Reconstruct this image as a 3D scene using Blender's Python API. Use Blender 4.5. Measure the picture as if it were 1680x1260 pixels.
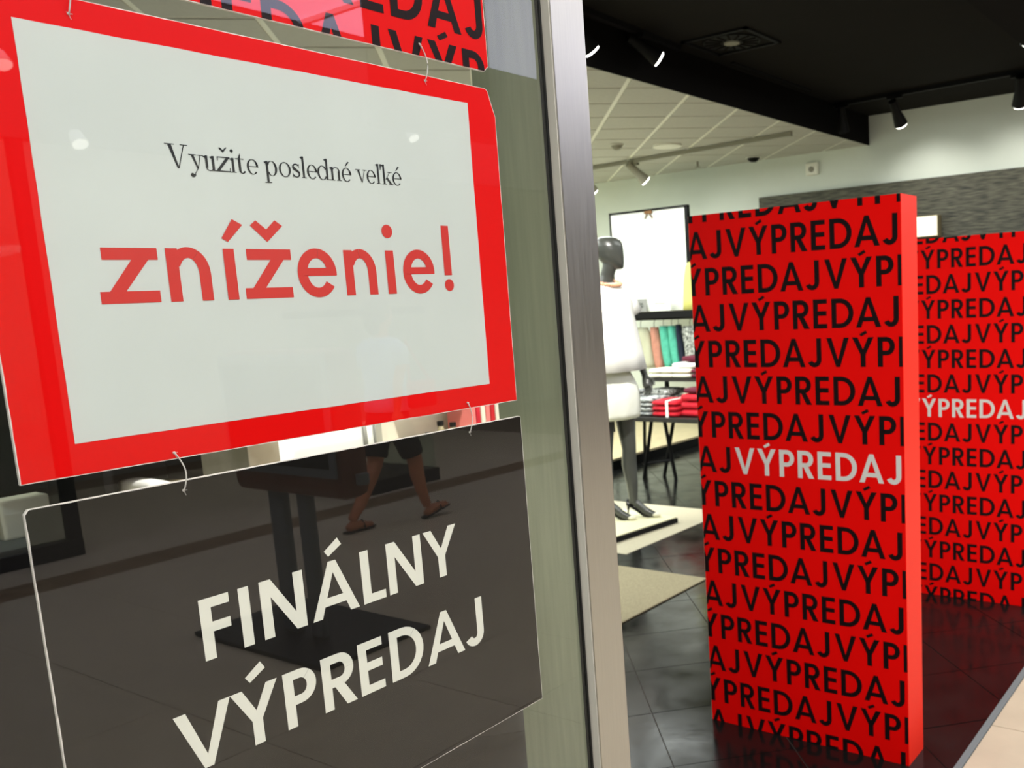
import bpy, math, random
from mathutils import Vector, Matrix
random.seed(7)
for o in list(bpy.data.objects): bpy.data.objects.remove(o)
SC = bpy.context.scene; COL = SC.collection
PI = math.pi

# ------------------------------------------------------------ camera
EYE = Vector((0, 0, 1.6))
YAW, PITCH, ROLL = 0.587, -0.152, -0.051
fwd = Vector((-math.sin(YAW)*math.cos(PITCH), math.cos(YAW)*math.cos(PITCH), math.sin(PITCH)))
rt = Vector((math.cos(YAW), math.sin(YAW), 0)); up = rt.cross(fwd)
r2 = rt*math.cos(ROLL)+up*math.sin(ROLL); u2 = -rt*math.sin(ROLL)+up*math.cos(ROLL)
cd = bpy.data.cameras.new('camera'); cam = bpy.data.objects.new('camera', cd); COL.objects.link(cam)
M = Matrix((r2, u2, -fwd)).transposed().to_4x4(); M.translation = EYE; cam.matrix_world = M
cd.sensor_fit = 'HORIZONTAL'; cd.sensor_width = 36; cd.lens = 1526.4/1680*36
cd.shift_x = -(1124.3-840)/1680; cd.shift_y = (725-630)/1680
cd.clip_start = .02; cd.clip_end = 100
cd.dof.use_dof = True; cd.dof.focus_distance = 1.25; cd.dof.aperture_fstop = 10.5
SC.camera = cam
# ------------------------------------------------------------ world, exposure
w = bpy.data.worlds.new('world'); SC.world = w; w.use_nodes = True
w.node_tree.nodes['Background'].inputs[0].default_value = (.8, .85, 1, 1)
w.node_tree.nodes['Background'].inputs[1].default_value = .15
vs = SC.view_settings; vs.view_transform = 'Standard'; vs.look = 'None'; vs.gamma = 1; vs.exposure = 0.0
vs.use_curve_mapping = False

def area(name, loc, size, power, col=(1, 1, 1), rot=(0, 0, 0), sy=None):
    l = bpy.data.lights.new(name, 'AREA'); l.energy = power; l.color = col; l.size = size
    if sy: l.shape = 'RECTANGLE'; l.size_y = sy
    o = bpy.data.objects.new(name, l); o.location = loc; o.rotation_euler = rot; COL.objects.link(o); return o
def spot(name, loc, tgt, power, angle=60, col=(1, .97, .9), blend=.6, rad=.03):
    l = bpy.data.lights.new(name, 'SPOT'); l.energy = power; l.color = col; l.spot_size = math.radians(angle)
    l.spot_blend = blend; l.shadow_soft_size = rad
    o = bpy.data.objects.new(name, l); o.location = loc
    o.rotation_euler = (Vector(tgt)-Vector(loc)).to_track_quat('-Z', 'Y').to_euler(); COL.objects.link(o); return o
# area lights over mall corridor and shop floor, plus an added fill at the entrance
area('mall_light', (1.2, 2.2, 4.0), 2.8, 200, (1, .97, .92), sy=6)
area('mall_light', (1.2, -2.2, 4.0), 2.4, 115, (1, .97, .92), sy=4)
area('mall_light', (1.1, 9.4, 4.0), 2.4, 300, (1, .97, .92), sy=5)
area('shop_light', (-6.4, 5.7, 3.0), 3.2, 270, (.94, 1, .97), sy=3.8)
area('entrance_fill', (-2.3, 6.6, 3.25), 1.2, 60, (.96, 1, .97), sy=3)  # added fill without a fixture, brightens the wall on the right
area('shop_light', (-6.0, 1.6, 3.0), 3.2, 190, (.94, 1, .97), sy=4.0)

# ------------------------------------------------------------ materials
def lin(c):
    return tuple(((v/255)/12.92 if v/255 <= .04045 else ((v/255+.055)/1.055)**2.4) for v in c)+(1,)
def mat(name, col, rough=.6, metal=0, spec=.5, noise=0, nscale=20, bump=0, bscale=60, stretch=(1, 1, 1),
        emit=None, es=0, rvar=0, coat=0, col2=None, aniso=0, sss=0):
    m = bpy.data.materials.new(name); m.use_nodes = True; nt = m.node_tree; b = nt.nodes['Principled BSDF']
    c = lin(col); b.inputs['Base Color'].default_value = c
    b.inputs['Roughness'].default_value = rough; b.inputs['Metallic'].default_value = metal
    b.inputs['Specular IOR Level'].default_value = spec
    if coat: b.inputs['Coat Weight'].default_value = coat; b.inputs['Coat Roughness'].default_value = .08
    if aniso: b.inputs['Anisotropic'].default_value = aniso
    if noise or bump or rvar or col2:
        tc = nt.nodes.new('ShaderNodeTexCoord'); mp = nt.nodes.new('ShaderNodeMapping')
        mp.inputs['Scale'].default_value = stretch; nt.links.new(tc.outputs['Object'], mp.inputs[0])
        n = nt.nodes.new('ShaderNodeTexNoise'); n.inputs['Scale'].default_value = nscale; n.inputs['Detail'].default_value = 5
        nt.links.new(mp.outputs[0], n.inputs['Vector'])
        if noise or col2:
            r = nt.nodes.new('ShaderNodeValToRGB')
            if col2: a, d = lin(col), lin(col2)
            else:
                a = tuple(max(0, v*(1-noise)) for v in c[:3])+(1,); d = tuple(min(1, v*(1+noise)) for v in c[:3])+(1,)
            r.color_ramp.elements[0].color = a; r.color_ramp.elements[1].color = d
            r.color_ramp.elements[0].position = .35; r.color_ramp.elements[1].position = .68
            nt.links.new(n.outputs['Fac'], r.inputs[0]); nt.links.new(r.outputs[0], b.inputs['Base Color'])
        if rvar:
            mr = nt.nodes.new('ShaderNodeMapRange'); mr.inputs[1].default_value = .3; mr.inputs[2].default_value = .7
            mr.inputs[3].default_value = max(0, rough-rvar); mr.inputs[4].default_value = rough+rvar
            nt.links.new(n.outputs['Fac'], mr.inputs[0]); nt.links.new(mr.outputs[0], b.inputs['Roughness'])
        if bump:
            n2 = nt.nodes.new('ShaderNodeTexNoise'); n2.inputs['Scale'].default_value = bscale; n2.inputs['Detail'].default_value = 3
            nt.links.new(mp.outputs[0], n2.inputs['Vector'])
            bp = nt.nodes.new('ShaderNodeBump'); bp.inputs['Strength'].default_value = bump; bp.inputs['Distance'].default_value = .01
            nt.links.new(n2.outputs['Fac'], bp.inputs['Height']); nt.links.new(bp.outputs[0], b.inputs['Normal'])
    if emit is not None:
        b.inputs['Emission Color'].default_value = lin(emit); b.inputs['Emission Strength'].default_value = es
    return m

def glass_mat(name, k=1.9, tint=(1, 1, 1)):
    # thin pane: clear transmission plus the mirror reflection of both faces (Schlick), carried by the outer face
    m = bpy.data.materials.new(name); m.use_nodes = True; nt = m.node_tree; nt.nodes.clear()
    out = nt.nodes.new('ShaderNodeOutputMaterial'); mx = nt.nodes.new('ShaderNodeMixShader')
    tr = nt.nodes.new('ShaderNodeBsdfTransparent'); tr.inputs[0].default_value = (*tint, 1)
    gl = nt.nodes.new('ShaderNodeBsdfGlossy'); gl.inputs['Roughness'].default_value = .0
    g = nt.nodes.new('ShaderNodeNewGeometry'); d = nt.nodes.new('ShaderNodeVectorMath'); d.operation = 'DOT_PRODUCT'
    nt.links.new(g.outputs['Incoming'], d.inputs[0]); nt.links.new(g.outputs['Normal'], d.inputs[1])
    def mth(op, a, b=None):
        n = nt.nodes.new('ShaderNodeMath'); n.operation = op
        for i, v in enumerate((a, b)):
            if v is None: continue
            if isinstance(v, (int, float)): n.inputs[i].default_value = v
            else: nt.links.new(v, n.inputs[i])
        return n.outputs[0]
    c = mth('ABSOLUTE', d.outputs['Value']); s = mth('POWER', mth('SUBTRACT', 1, c), 5)
    f = mth('MULTIPLY', mth('ADD', mth('MULTIPLY', s, .96), .042), k)
    f = mth('MINIMUM', mth('MULTIPLY', f, mth('SUBTRACT', 1, g.outputs['Backfacing'])), .95)
    nt.links.new(f, mx.inputs[0]); nt.links.new(tr.outputs[0], mx.inputs[1]); nt.links.new(gl.outputs[0], mx.inputs[2])
    nt.links.new(mx.outputs[0], out.inputs[0]); return m

RED = mat('red_print', (224, 2, 1), .5, spec=.12)
BOXRED = mat('red_card_print', (255, 4, 1), .55, spec=.12)
SIDERED = mat('red_card_lit_side', (246, 44, 22), .5, spec=.25)  # lighter orange-red than the front: warm mall light put into the colour
CARD = mat('raw_card_edge', (225, 205, 175), .8)
INK = mat('black_print', (24, 12, 14), .55, spec=.15)
INKW = mat('white_print', (235, 232, 226), .55)
PAPER = mat('white_paper', (204, 214, 205), .4, spec=.45, noise=.02, nscale=6)
PRED = mat('red_letter_print', (204, 46, 38), .4)
PBLK = mat('dark_letter_print', (22, 28, 26), .4)
FOAM = mat('foam_board_core', (236, 232, 220), .8)
BLKB = mat('black_board_print', (16, 15, 12), .5, spec=.1)
SIGNW = mat('ivory_letter_print', (226, 229, 212), .45)
CORD = mat('clear_cord', (205, 205, 195), .3, spec=.7)
STEEL = mat('brushed_steel', (188, 186, 178), .34, metal=1, noise=.03, nscale=40, stretch=(9, 9, .25), bump=.012, bscale=120, aniso=.3, rvar=.03)
STEEL2 = mat('satin_steel_inside', (176, 182, 152), .5, metal=.35, noise=.07, nscale=16, stretch=(6, 6, .35), rvar=.06)
LITEDGE = mat('lit_column_edge', (205, 203, 190), .5, metal=.3)  # pale diffuse tone stands in for a bright reflection on the column side
GASK = mat('black_gasket', (6, 7, 6), .5)
GLASS = glass_mat('shopfront_glass')
GLASS2 = glass_mat('showcase_glass', 1.9, (.93, .98, .95))
WALL = mat('wall_paint', (224, 231, 220), .75, noise=.02, nscale=3)
WALLD = mat('mall_wall_paint', (150, 148, 138), .7)
DARKC = mat('dark_ceiling_paint', (27, 25, 22), .85, spec=.08, noise=.05, nscale=4)
SOFF = mat('black_soffit_paint', (9, 7, 6), .8, spec=.08)
CTILE = mat('ceiling_tile', (190, 190, 180), .85, noise=.03, nscale=30)
TBAR = mat('ceiling_grid_bar', (240, 240, 226), .5)
MCEIL = mat('mall_ceiling_paint', (104, 106, 102), .7)
FTILE = mat('polished_dark_tile', (22, 22, 21), .17, spec=.2, noise=.2, nscale=5, bump=.06, bscale=7, rvar=.08)
GROUT = mat('tile_grout', (120, 112, 104), .8)
PALE = mat('pale_stone_inlay', (192, 184, 158), .45, noise=.05, nscale=60)
MATT = mat('woven_mat', (158, 148, 118), .9, noise=.2, nscale=180, bump=.4, bscale=260)
MTILE = mat('mall_floor_tile', (196, 184, 160), .32, noise=.05, nscale=7)
MTILED = mat('mall_floor_band_tile', (128, 104, 78), .35, noise=.08, nscale=9)
MGROUT = mat('mall_floor_grout', (120, 104, 84), .8)
THRES = mat('threshold_metal', (120, 132, 134), .5, metal=.3)
SLATE = mat('dark_striated_panel', (34, 36, 32), .5, col2=(112, 110, 92), nscale=7, stretch=(1, 1, 16), bump=.5, bscale=20)
BLACK = mat('black_metal', (8, 8, 8), .6, spec=.2)
GREYP = mat('grey_spot_paint', (142, 140, 124), .5)
LAMP = mat('lit_lamp_face', (255, 255, 250), .4, emit=(255, 255, 246), es=6)
FLAMP = mat('lit_fascia_lamp', (255, 255, 250), .4, emit=(255, 255, 246), es=3.2)
LAMPM = mat('lit_downlight', (255, 255, 250), .4, emit=(255, 252, 240), es=22)
SKY = mat('skylight_glazing', (225, 228, 245), .4, emit=(206, 208, 240), es=3.8)
MANN = mat('grey_mannequin_gloss', (66, 68, 64), .28, spec=.6)
STOCK = mat('sheer_black_stocking', (52, 51, 48), .5)
WCLO = mat('white_fabric', (246, 246, 238), .85, bump=.15, bscale=40)
SKIRTM = mat('white_skirt_fabric', (238, 240, 226), .8, bump=.3, bscale=30)
BLKSHOE = mat('black_patent', (14, 12, 13), .2)
CREAM = mat('cream_leather', (222, 218, 196), .45)
BEAD = mat('pink_bead', (236, 178, 140), .3)
TOPCREAM = mat('cream_platform_top', (226, 222, 184), .6)
BEIGE = mat('beige_stone', (206, 190, 150), .5, noise=.06, nscale=14)
WHITEB = mat('white_board', (240, 242, 236), .6)
GREYB = mat('grey_card', (146, 146, 142), .6)
YELL = mat('yellow_cloth', (226, 222, 130), .85)
PINKC = mat('dusty_pink_cloth', (190, 132, 112), .9, noise=.1, nscale=20)
TEALC = mat('teal_cloth', (84, 178, 152), .9, noise=.14, nscale=20)
NAVY = mat('navy_cloth', (24, 32, 50), .9)
ECRU = mat('ecru_cloth', (186, 186, 160), .9)
PATT = mat('mottled_grey_cloth', (44, 50, 44), .9, col2=(206, 208, 200), nscale=42)
CRIM = mat('crimson_cloth', (190, 8, 34), .85, noise=.15, nscale=18)
WINE = mat('wine_cloth', (86, 10, 36), .9)
GREYC = mat('grey_white_stripe_cloth', (70, 76, 84), .9, col2=(220, 222, 216), nscale=26, stretch=(1, 1, 3))
IVORY = mat('ivory_cloth', (232, 230, 208), .9)
OLIVE = mat('olive_cloth', (140, 136, 60), .9)
WOODD = mat('dark_table_top', (34, 32, 28), .4)
SKIN = mat('skin', (190, 122, 84), .55)
HAIR = mat('dark_hair', (36, 24, 18), .6)
SHORTS = mat('dark_shorts', (22, 21, 22), .85)
SHIRT = mat('light_blue_shirt', (150, 176, 210), .85)
REDBAG = mat('red_bag_leather', (190, 24, 34), .5)
SANDAL = mat('dark_sandal', (26, 20, 18), .6)
KGREY = mat('kiosk_grey_metal', (118, 124, 128), .4, metal=.3)
KBROWN = mat('kiosk_brown_shell', (104, 60, 40), .45)
KSCR = mat('kiosk_screen_off', (8, 9, 10), .12)
PINKB = mat('pink_cover', (222, 120, 112), .7)
KHAKI = mat('khaki_panel', (126, 116, 84), .6)
FASC = mat('dark_fascia', (62, 58, 52), .6)

# ------------------------------------------------------------ mesh helpers
def base_of(p):
    v = Vector((0, 0, 0))
    while p is not None:
        v += p.location; p = p.parent
    return v
def tag(o, label=None, cat=None, group=None, kind=None):
    if label: o['label'] = label
    if cat: o['category'] = cat
    if group: o['group'] = group
    if kind: o['kind'] = kind
    return o
class MB:
    def __init__(s): s.v = []; s.f = []
    def add(s, vs, fs):
        n = len(s.v); s.v += [Vector(v) for v in vs]; s.f += [tuple(i+n for i in f) for f in fs]; return s
    def box(s, a, b, mtx=None):
        x0, y0, z0 = a; x1, y1, z1 = b
        vs = [Vector(p) for p in ((x0, y0, z0), (x1, y0, z0), (x1, y1, z0), (x0, y1, z0), (x0, y0, z1), (x1, y0, z1), (x1, y1, z1), (x0, y1, z1))]
        if mtx: vs = [mtx @ v for v in vs]
        return s.add(vs, [(0, 3, 2, 1), (4, 5, 6, 7), (0, 1, 5, 4), (1, 2, 6, 5), (2, 3, 7, 6), (3, 0, 4, 7)])
    def rings(s, rs, cap=True, closed=True):
        n = len(rs[0]); vs = [p for r in rs for p in r]; fs = []
        for i in range(len(rs)-1):
            for j in range(n if closed else n-1):
                k = (j+1) % n; fs.append((i*n+j, i*n+k, (i+1)*n+k, (i+1)*n+j))
        if cap: fs.append(tuple(range(n-1, -1, -1))); fs.append(tuple((len(rs)-1)*n+j for j in range(n)))
        return s.add(vs, fs)
    def tube(s, pts, rad, n=10, cap=True, flat=1):
        pts = [Vector(p) for p in pts]
        if not hasattr(rad, '__len__'): rad = [rad]*len(pts)
        rs = []; ref = None
        for i, p in enumerate(pts):
            t = (pts[min(i+1, len(pts)-1)]-pts[max(i-1, 0)]).normalized()
            if ref is None: ref = Vector((0, 0, 1)) if abs(t.z) < .9 else Vector((1, 0, 0))
            a = t.cross(ref).normalized(); b = t.cross(a).normalized(); ref = -b if False else ref
            rs.append([p+a*math.cos(q)*rad[i]+b*math.sin(q)*rad[i]*flat for q in (2*PI*j/n for j in range(n))])
        return s.rings(rs, cap)
    def lathe(s, prof, c=(0, 0, 0), n=20, mtx=None):
        rs = [[Vector((r*math.cos(2*PI*j/n), r*math.sin(2*PI*j/n), z)) for j in range(n)] for r, z in prof]
        if mtx: rs = [[mtx @ p for p in r] for r in rs]
        rs = [[p+Vector(c) for p in r] for r in rs]
        return s.rings(rs)
    def ell(s, c, r, n=14, m=9, mtx=None):
        rs = []
        for i in range(m+1):
            t = -PI/2+PI*i/m; t = max(-1.53, min(1.53, t))
            ring = [Vector((r[0]*math.cos(t)*math.cos(2*PI*j/n), r[1]*math.cos(t)*math.sin(2*PI*j/n), r[2]*math.sin(t))) for j in range(n)]
            if mtx: ring = [mtx @ p for p in ring]
            rs.append([p+Vector(c) for p in ring])
        return s.rings(rs)
    def secs(s, S, n=22, cap=True, wob=0, wn=5):
        # horizontal elliptical sections (cx, cy, z, rx, ry)
        rs = []
        for k, (cx, cy, z, rx, ry) in enumerate(S):
            rs.append([Vector((cx+rx*math.cos(a)*(1+wob*math.sin(wn*a+k*.7)), cy+ry*math.sin(a)*(1+wob*math.sin(wn*a+k*.7)), z)) for a in (2*PI*j/n for j in range(n))])
        return s.rings(rs, cap)
    def build(s, name, m, parent=None, loc=None, local=False, smooth=False, bevel=0, sub=0, solid=0):
        off = Vector(loc) if loc is not None else Vector((0, 0, 0))
        if parent is not None and not local: off = base_of(parent)
        me = bpy.data.meshes.new(name); me.from_pydata([v-off for v in s.v], [], s.f); me.update()
        if smooth:
            for p in me.polygons: p.use_smooth = True
        me.materials.append(m); o = bpy.data.objects.new(name, me); COL.objects.link(o)
        if parent is not None: o.parent = parent
        elif loc is not None: o.location = loc
        if solid: md = o.modifiers.new('solid', 'SOLIDIFY'); md.thickness = solid
        if bevel: md = o.modifiers.new('bevel', 'BEVEL'); md.width = bevel; md.segments = 2; md.limit_method = 'ANGLE'
        if sub: md = o.modifiers.new('sub', 'SUBSURF'); md.levels = sub; md.render_levels = sub
        return o
def empty(name, loc, label, cat, group=None, rz=0):
    o = bpy.data.objects.new(name, None); o.location = loc; o.rotation_euler = (0, 0, rz); COL.objects.link(o)
    o.empty_display_size = .1
    return tag(o, label, cat, group)
def copy_tree(o, parent=None):
    c = o.copy(); COL.objects.link(c)
    if parent is not None: c.parent = parent
    for ch in list(o.children): copy_tree(ch, c)
    return c
def rect_clip(poly, x0, x1, y0, y1):
    for ax, lim, sg in ((0, x0, 1), (0, x1, -1), (1, y0, 1), (1, y1, -1)):
        out = []
        for i in range(len(poly)):
            a, b = poly[i], poly[(i+1) % len(poly)]
            da, db = (a[ax]-lim)*sg, (b[ax]-lim)*sg
            if da >= 0: out.append(a)
            if (da >= 0) != (db >= 0):
                t = da/(da-db); out.append((a[0]+(b[0]-a[0])*t, a[1]+(b[1]-a[1])*t))
        poly = out
        if len(poly) < 3: return []
    return poly

# ------------------------------------------------------------ lettering (drawn as convex polygons)
def R4(x0, y0, x1, y1): return [(x0, y0), (x1, y0), (x1, y1), (x0, y1)]
def arc(cx, cy, rx, ry, ix, iy, a0, a1, n=12, icx=None, icy=None):
    icx = cx if icx is None else icx; icy = cy if icy is None else icy
    out = []
    for i in range(n):
        p, q = math.radians(a0+(a1-a0)*i/n), math.radians(a0+(a1-a0)*(i+1)/n)
        out.append([(cx+rx*math.cos(p), cy+ry*math.sin(p)), (cx+rx*math.cos(q), cy+ry*math.sin(q)),
                    (icx+ix*math.cos(q), icy+iy*math.sin(q)), (icx+ix*math.cos(p), icy+iy*math.sin(p))])
    return out
def cap(ch, a, b, H, t):
    """capital letter between x=a and x=b, height H, stem t"""
    w = b-a; h = t*.86; P = []
    def bowl(y0, y1, x1):
        ry = (y1-y0)/2; cy = (y0+y1)/2; cx = x1-min(ry*1.0, (x1-a)*.62); rx = x1-cx
        return [R4(a, y1-h, cx, y1), R4(a, y0, cx, y0+h)]+arc(cx, cy, rx, ry, rx-t, ry-h, -90, 90, 14)
    if ch in 'FE':
        P = [R4(a, 0, a+t, H), R4(a, H-h, b, H), R4(a, H*.44, b-w*(.02 if ch == 'F' else .04), H*.44+h)]
        if ch == 'E': P.append(R4(a, 0, b, h))
    elif ch == 'I': P = [R4(a, 0, b, H)]
    elif ch == 'L': P = [R4(a, 0, a+t, H), R4(a, 0, b, h)]
    elif ch == 'N':
        P = [R4(a, 0, a+t, H), R4(b-t, 0, b, H), [(a, H), (a+t*1.12, H), (b, 0), (b-t*1.08, 0)]]
    elif ch == 'D': P = [R4(a, 0, a+t, H)]+bowl(0, H, b)
    elif ch == 'P': P = [R4(a, 0, a+t, H)]+bowl(H*.385, H, b)
    elif ch == 'R':
        P = [R4(a, 0, a+t, H)]+bowl(H*.40, H, b-w*.03)+[[(b-t*1.18, 0), (b, 0), (a+w*.62, H*.45), (a+w*.62-t*1.1, H*.45)]]
    elif ch in 'AÁ':
        m = (a+b)/2; k = t*.42; q = t*1.04
        P = [[(a, 0), (a+q, 0), (m+k, H), (m-k, H)], [(b-q, 0), (b, 0), (m+k, H), (m-k, H)],
             R4(a+w*.19, H*.20, b-w*.19, H*.20+h*.95)]
    elif ch == 'V':
        m = (a+b)/2; k = t*.40; q = t*1.04
        P = [[(m-k, 0), (m+k, 0), (a+q, H), (a, H)], [(m-k, 0), (m+k, 0), (b, H), (b-q, H)]]
    elif ch in 'YÝ':
        m = (a+b)/2; q = t*1.1; y = H*.42
        P = [R4(m-t/2, 0, m+t/2, y), [(m-t/2, y), (m+t/2, y), (m+t*.5, y+.02*H), (a+q, H), (a, H)][0:5],
             [(m-t/2, y), (m+t/2, y), (b, H), (b-q, H), (m-t*.5, y+.02*H)]]
        P[1] = [(m-t/2, y), (m+t/2, y), (m+t*.30, y+.06*H), (a+q, H), (a, H)]
        P[2] = [(m-t/2, y), (m+t/2, y), (b, H), (b-q, H), (m-t*.30, y+.06*H)]
    elif ch == 'J':
        r = w*.5; cx = b-r
        P = [R4(b-t, r, b, H)]+arc(cx, r, r, r*1.03, r-t, r-h, -155, 0, 12)
    if ch in 'ÝÁ':
        m = (a+b)/2; s = H
        P.append([(m+x*s, y*s) for x, y in (((-.13, ACC[0]+.11), (-.055, ACC[0]), (.235, ACC[0]+.165), (.16, ACC[0]+.30)) if ACC[0] > 1.06 else
                  ((-.12, ACC[0]+.065), (-.06, ACC[0]-.015), (.165, ACC[0]+.095), (.105, ACC[0]+.185)))])
    return P
ACC = [1.087]
DESIGN = [('V', 0, .080), ('Ý', .091, .165), ('P', .178, .236), ('R', .249, .310), ('E', .324, .374), ('D', .390, .467), ('A', .475, .5605), ('J', .568, .6195)]
PER = .639
def pattern(W, Hh, ztop, off0, pitch, caph, sx, k0, k1, white=None, stem=.0172):
    """rows of the repeated word, clipped to the panel; returns (black polys, white polys)"""
    blk, wht = [], []
    for k in range(k0, k1):
        zb = ztop-pitch*k; o = off0[k % 2]
        for n in range(-2, 3):
            for ch, a, b in DESIGN:
                xa = (o+n*PER+a)*sx
                if xa > W or xa+(b-a)*sx < 0: continue
                tgt = wht if (white == k and n == 0) else blk
                ACC[0] = 1.045
                for p in cap(ch, xa, xa+(b-a)*sx, caph, stem*sx):
                    q = rect_clip([(x, y+zb) for x, y in p], 0, W, 0, Hh)
                    if q: tgt.append(q)
                ACC[0] = 1.087
    return blk, wht
def print_mesh(polys, fn, name, m, parent):
    mb = MB(); d = Vector(fn(0, 0))
    nrm = Vector((1, 0, 0)) if abs(fn(1, 0)[0]-fn(0, 0)[0]) < 1e-9 else Vector((0, -1, 0))
    for k, p in enumerate(polys): mb.add([Vector(fn(x, y))+nrm*(k % 13)*2.5e-5 for x, y in p], [tuple(range(len(p)))])
    return mb.build(name, m, parent)

# ============================================================ SETTING
YW = 9.4; XS = -3.79; ZW = 3.07; ZD = 3.36; XB = -.90
fl = MB().box((-9, -3, -.12), (XB, YW, -.006)).build('floor', GROUT, loc=(-4, 4, -.006))
tag(fl, 'dark polished diagonal tile floor inside the shop', 'floor', kind='structure')
pitch = .44; g = .0022; far = MB()
PALES = [(-3.48-3.2, 3.47, -2.765, 4.33), (-8.5, 4.58, -3.545, 5.87)]   # mat / pale inlay footprints (x0,y0,x1,y1)
for i in range(-16, 42):
    for j in range(-36, 30):
        a0 = 2.984+pitch*i; b0 = .94+pitch*j        # (y-x)/sqrt2 , (x+y)/sqrt2
        cx = (b0+pitch/2-(a0+pitch/2))/math.sqrt(2); cy = (a0+pitch/2+b0+pitch/2)/math.sqrt(2)
        near = -5.9 < cx and 1.5 < cy < 8.6 and not (cx < -4.6 and cy < 4.0) and not (cx < -2.6-(cy-1.5)*.9 and cy < 3.4)
        q = []
        for a, b in ((a0+g, b0+g), (a0+g, b0+pitch-g), (a0+pitch-g, b0+pitch-g), (a0+pitch-g, b0+g)):
            q.append(((b-a)/math.sqrt(2), (a+b)/math.sqrt(2)))
        q = rect_clip(q, -9, XB-.012, -3, YW)
        if not q: continue
        h = -.0005+random.uniform(-.0006, .0004); n = len(q)
        tl_ = (MB() if near else far).add([(x, y, -.006) for x, y in q]+[(x, y, h) for x, y in q],
                 [tuple(range(n, 2*n))]+[(i2, (i2+1) % n, n+(i2+1) % n, n+i2) for i2 in range(n)])
        if near: tl_.build('floor_tile', FTILE, fl)
far.build('distant_floor_tiles', FTILE, fl)['kind'] = 'stuff'
mf = MB().box((XB, -6, -.12), (9, 14, -.006)).build('floor', MGROUT, loc=(3, 4, -.006))
tag(mf, 'beige tiled floor of the mall corridor outside the shop', 'floor', kind='structure')
MP = .69
cols = [XB+.012]+[XB+MP*k for k in range(1, 8)]+[4.38, 4.72]+[4.72+MP*k for k in range(1, 6)]
cols = [c_ for c_ in cols if not (4.0 < c_ < 4.25)]
for i in range(len(cols)-1):
    for j in range(-3, 12):
        x0, x1 = cols[i], cols[i+1]; y0 = 2.575+MP*(j-3); y1 = y0+MP
        if x0 > 5.2 and not 2.0 < y0 < 9: continue
        MB().box((x0+.002, y0+.002, -.006), (x1-.002, y1-.002, -.0002)).build('floor_tile', MTILED if x0 == 4.38 else MTILE, mf)
tag(MB().box((XB-.012, -6, -.006), (XB+.012, 12, .003)).build('trim_1', THRES, loc=(XB, 3, 0)), 'thin metal threshold strip between dark and beige floor', 'trim', kind='structure')

# pale stone field and woven mat
tag(MB().box((-8.5, 4.60, -.0045), (-3.56, 5.87, .0022)).build('stone_inlay', PALE, loc=(-6, 5.2, 0)), 'long pale stone strip in the dark floor under the mannequin platform', 'floor inlay', kind='structure')
tag(MB().box((-6.2, 3.44, .0005), (-2.80, 4.36, .008)).build('entrance_mat', MATT, loc=(-4.5, 3.9, 0), bevel=.002), 'beige woven mat on the dark floor left of the red display stand', 'mat')

def wall(name, a, b, m, label):
    c = tuple((p+q)/2 for p, q in zip(a, b)); return tag(MB().box(a, b).build(name, m, loc=c), label, 'wall', kind='structure')
wall('wall_back', (-9, YW, -.12), (-1.05, YW+.15, 3.6), WALL, 'pale side wall of the shop behind the red stands')
wall('wall_left', (-9.15, -3, -.12), (-9, YW, 3.6), WALL, 'far inner wall of the shop')
wall('wall_front', (-9, -3.15, -.12), (-1.05, -3, 3.6), WALL, 'near side wall of the shop')
wall('wall_mall', (-1.05, YW, -.12), (-1.0, 14, 4.1), WALLD, 'grey mall wall beyond the shop entrance')
c = MB().box((XS, -3, ZD), (-1.0, YW, ZD+.1)).build('ceiling', DARKC, loc=(-2.4, 3, ZD)); tag(c, 'matt black raised ceiling over the shop entrance', 'ceiling', kind='structure')
sf = MB().box((XS-.012, -3, ZW), (XS, YW, ZD+.1)).build('trim_2', SOFF, loc=(XS, 3, ZW)); tag(sf, 'black soffit drop where the dark ceiling meets the white one', 'trim', kind='structure')
wc = MB().box((-9, -3, ZW+.012), (XS-.012, YW, ZW+.08)).build('ceiling', TBAR, loc=(-6, 3, ZW)); tag(wc, 'white diagonal tile ceiling deeper in the shop', 'ceiling', kind='structure')
cp = .511
for i in range(-14, 34):
    for j in range(-28, 14):
        b0 = 1.043+cp*(j-8); a0 = 6.2+cp*(i-8)
        cx = (b0-a0)/math.sqrt(2); cy = (a0+b0)/math.sqrt(2)+cp*.707
        if not (-9.3 < cx < XS+.3 and -.6 < cy < YW+.3): continue
        q = [((b-a)/math.sqrt(2), (a+b)/math.sqrt(2)) for a, b in ((a0+.018, b0+.018), (a0+.018, b0+cp-.018), (a0+cp-.018, b0+cp-.018), (a0+cp-.018, b0+.018))]
        q = rect_clip(q, -9, XS-.014, -3, YW)
        if not q: continue
        n = len(q); MB().add([(x, y, ZW+.012) for x, y in q]+[(x, y, ZW+.004) for x, y in q],
                 [tuple(range(2*n-1, n-1, -1))]+[(i2, n+i2, n+(i2+1) % n, (i2+1) % n) for i2 in range(n)]).build('ceiling_tile', CTILE, wc)
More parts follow.
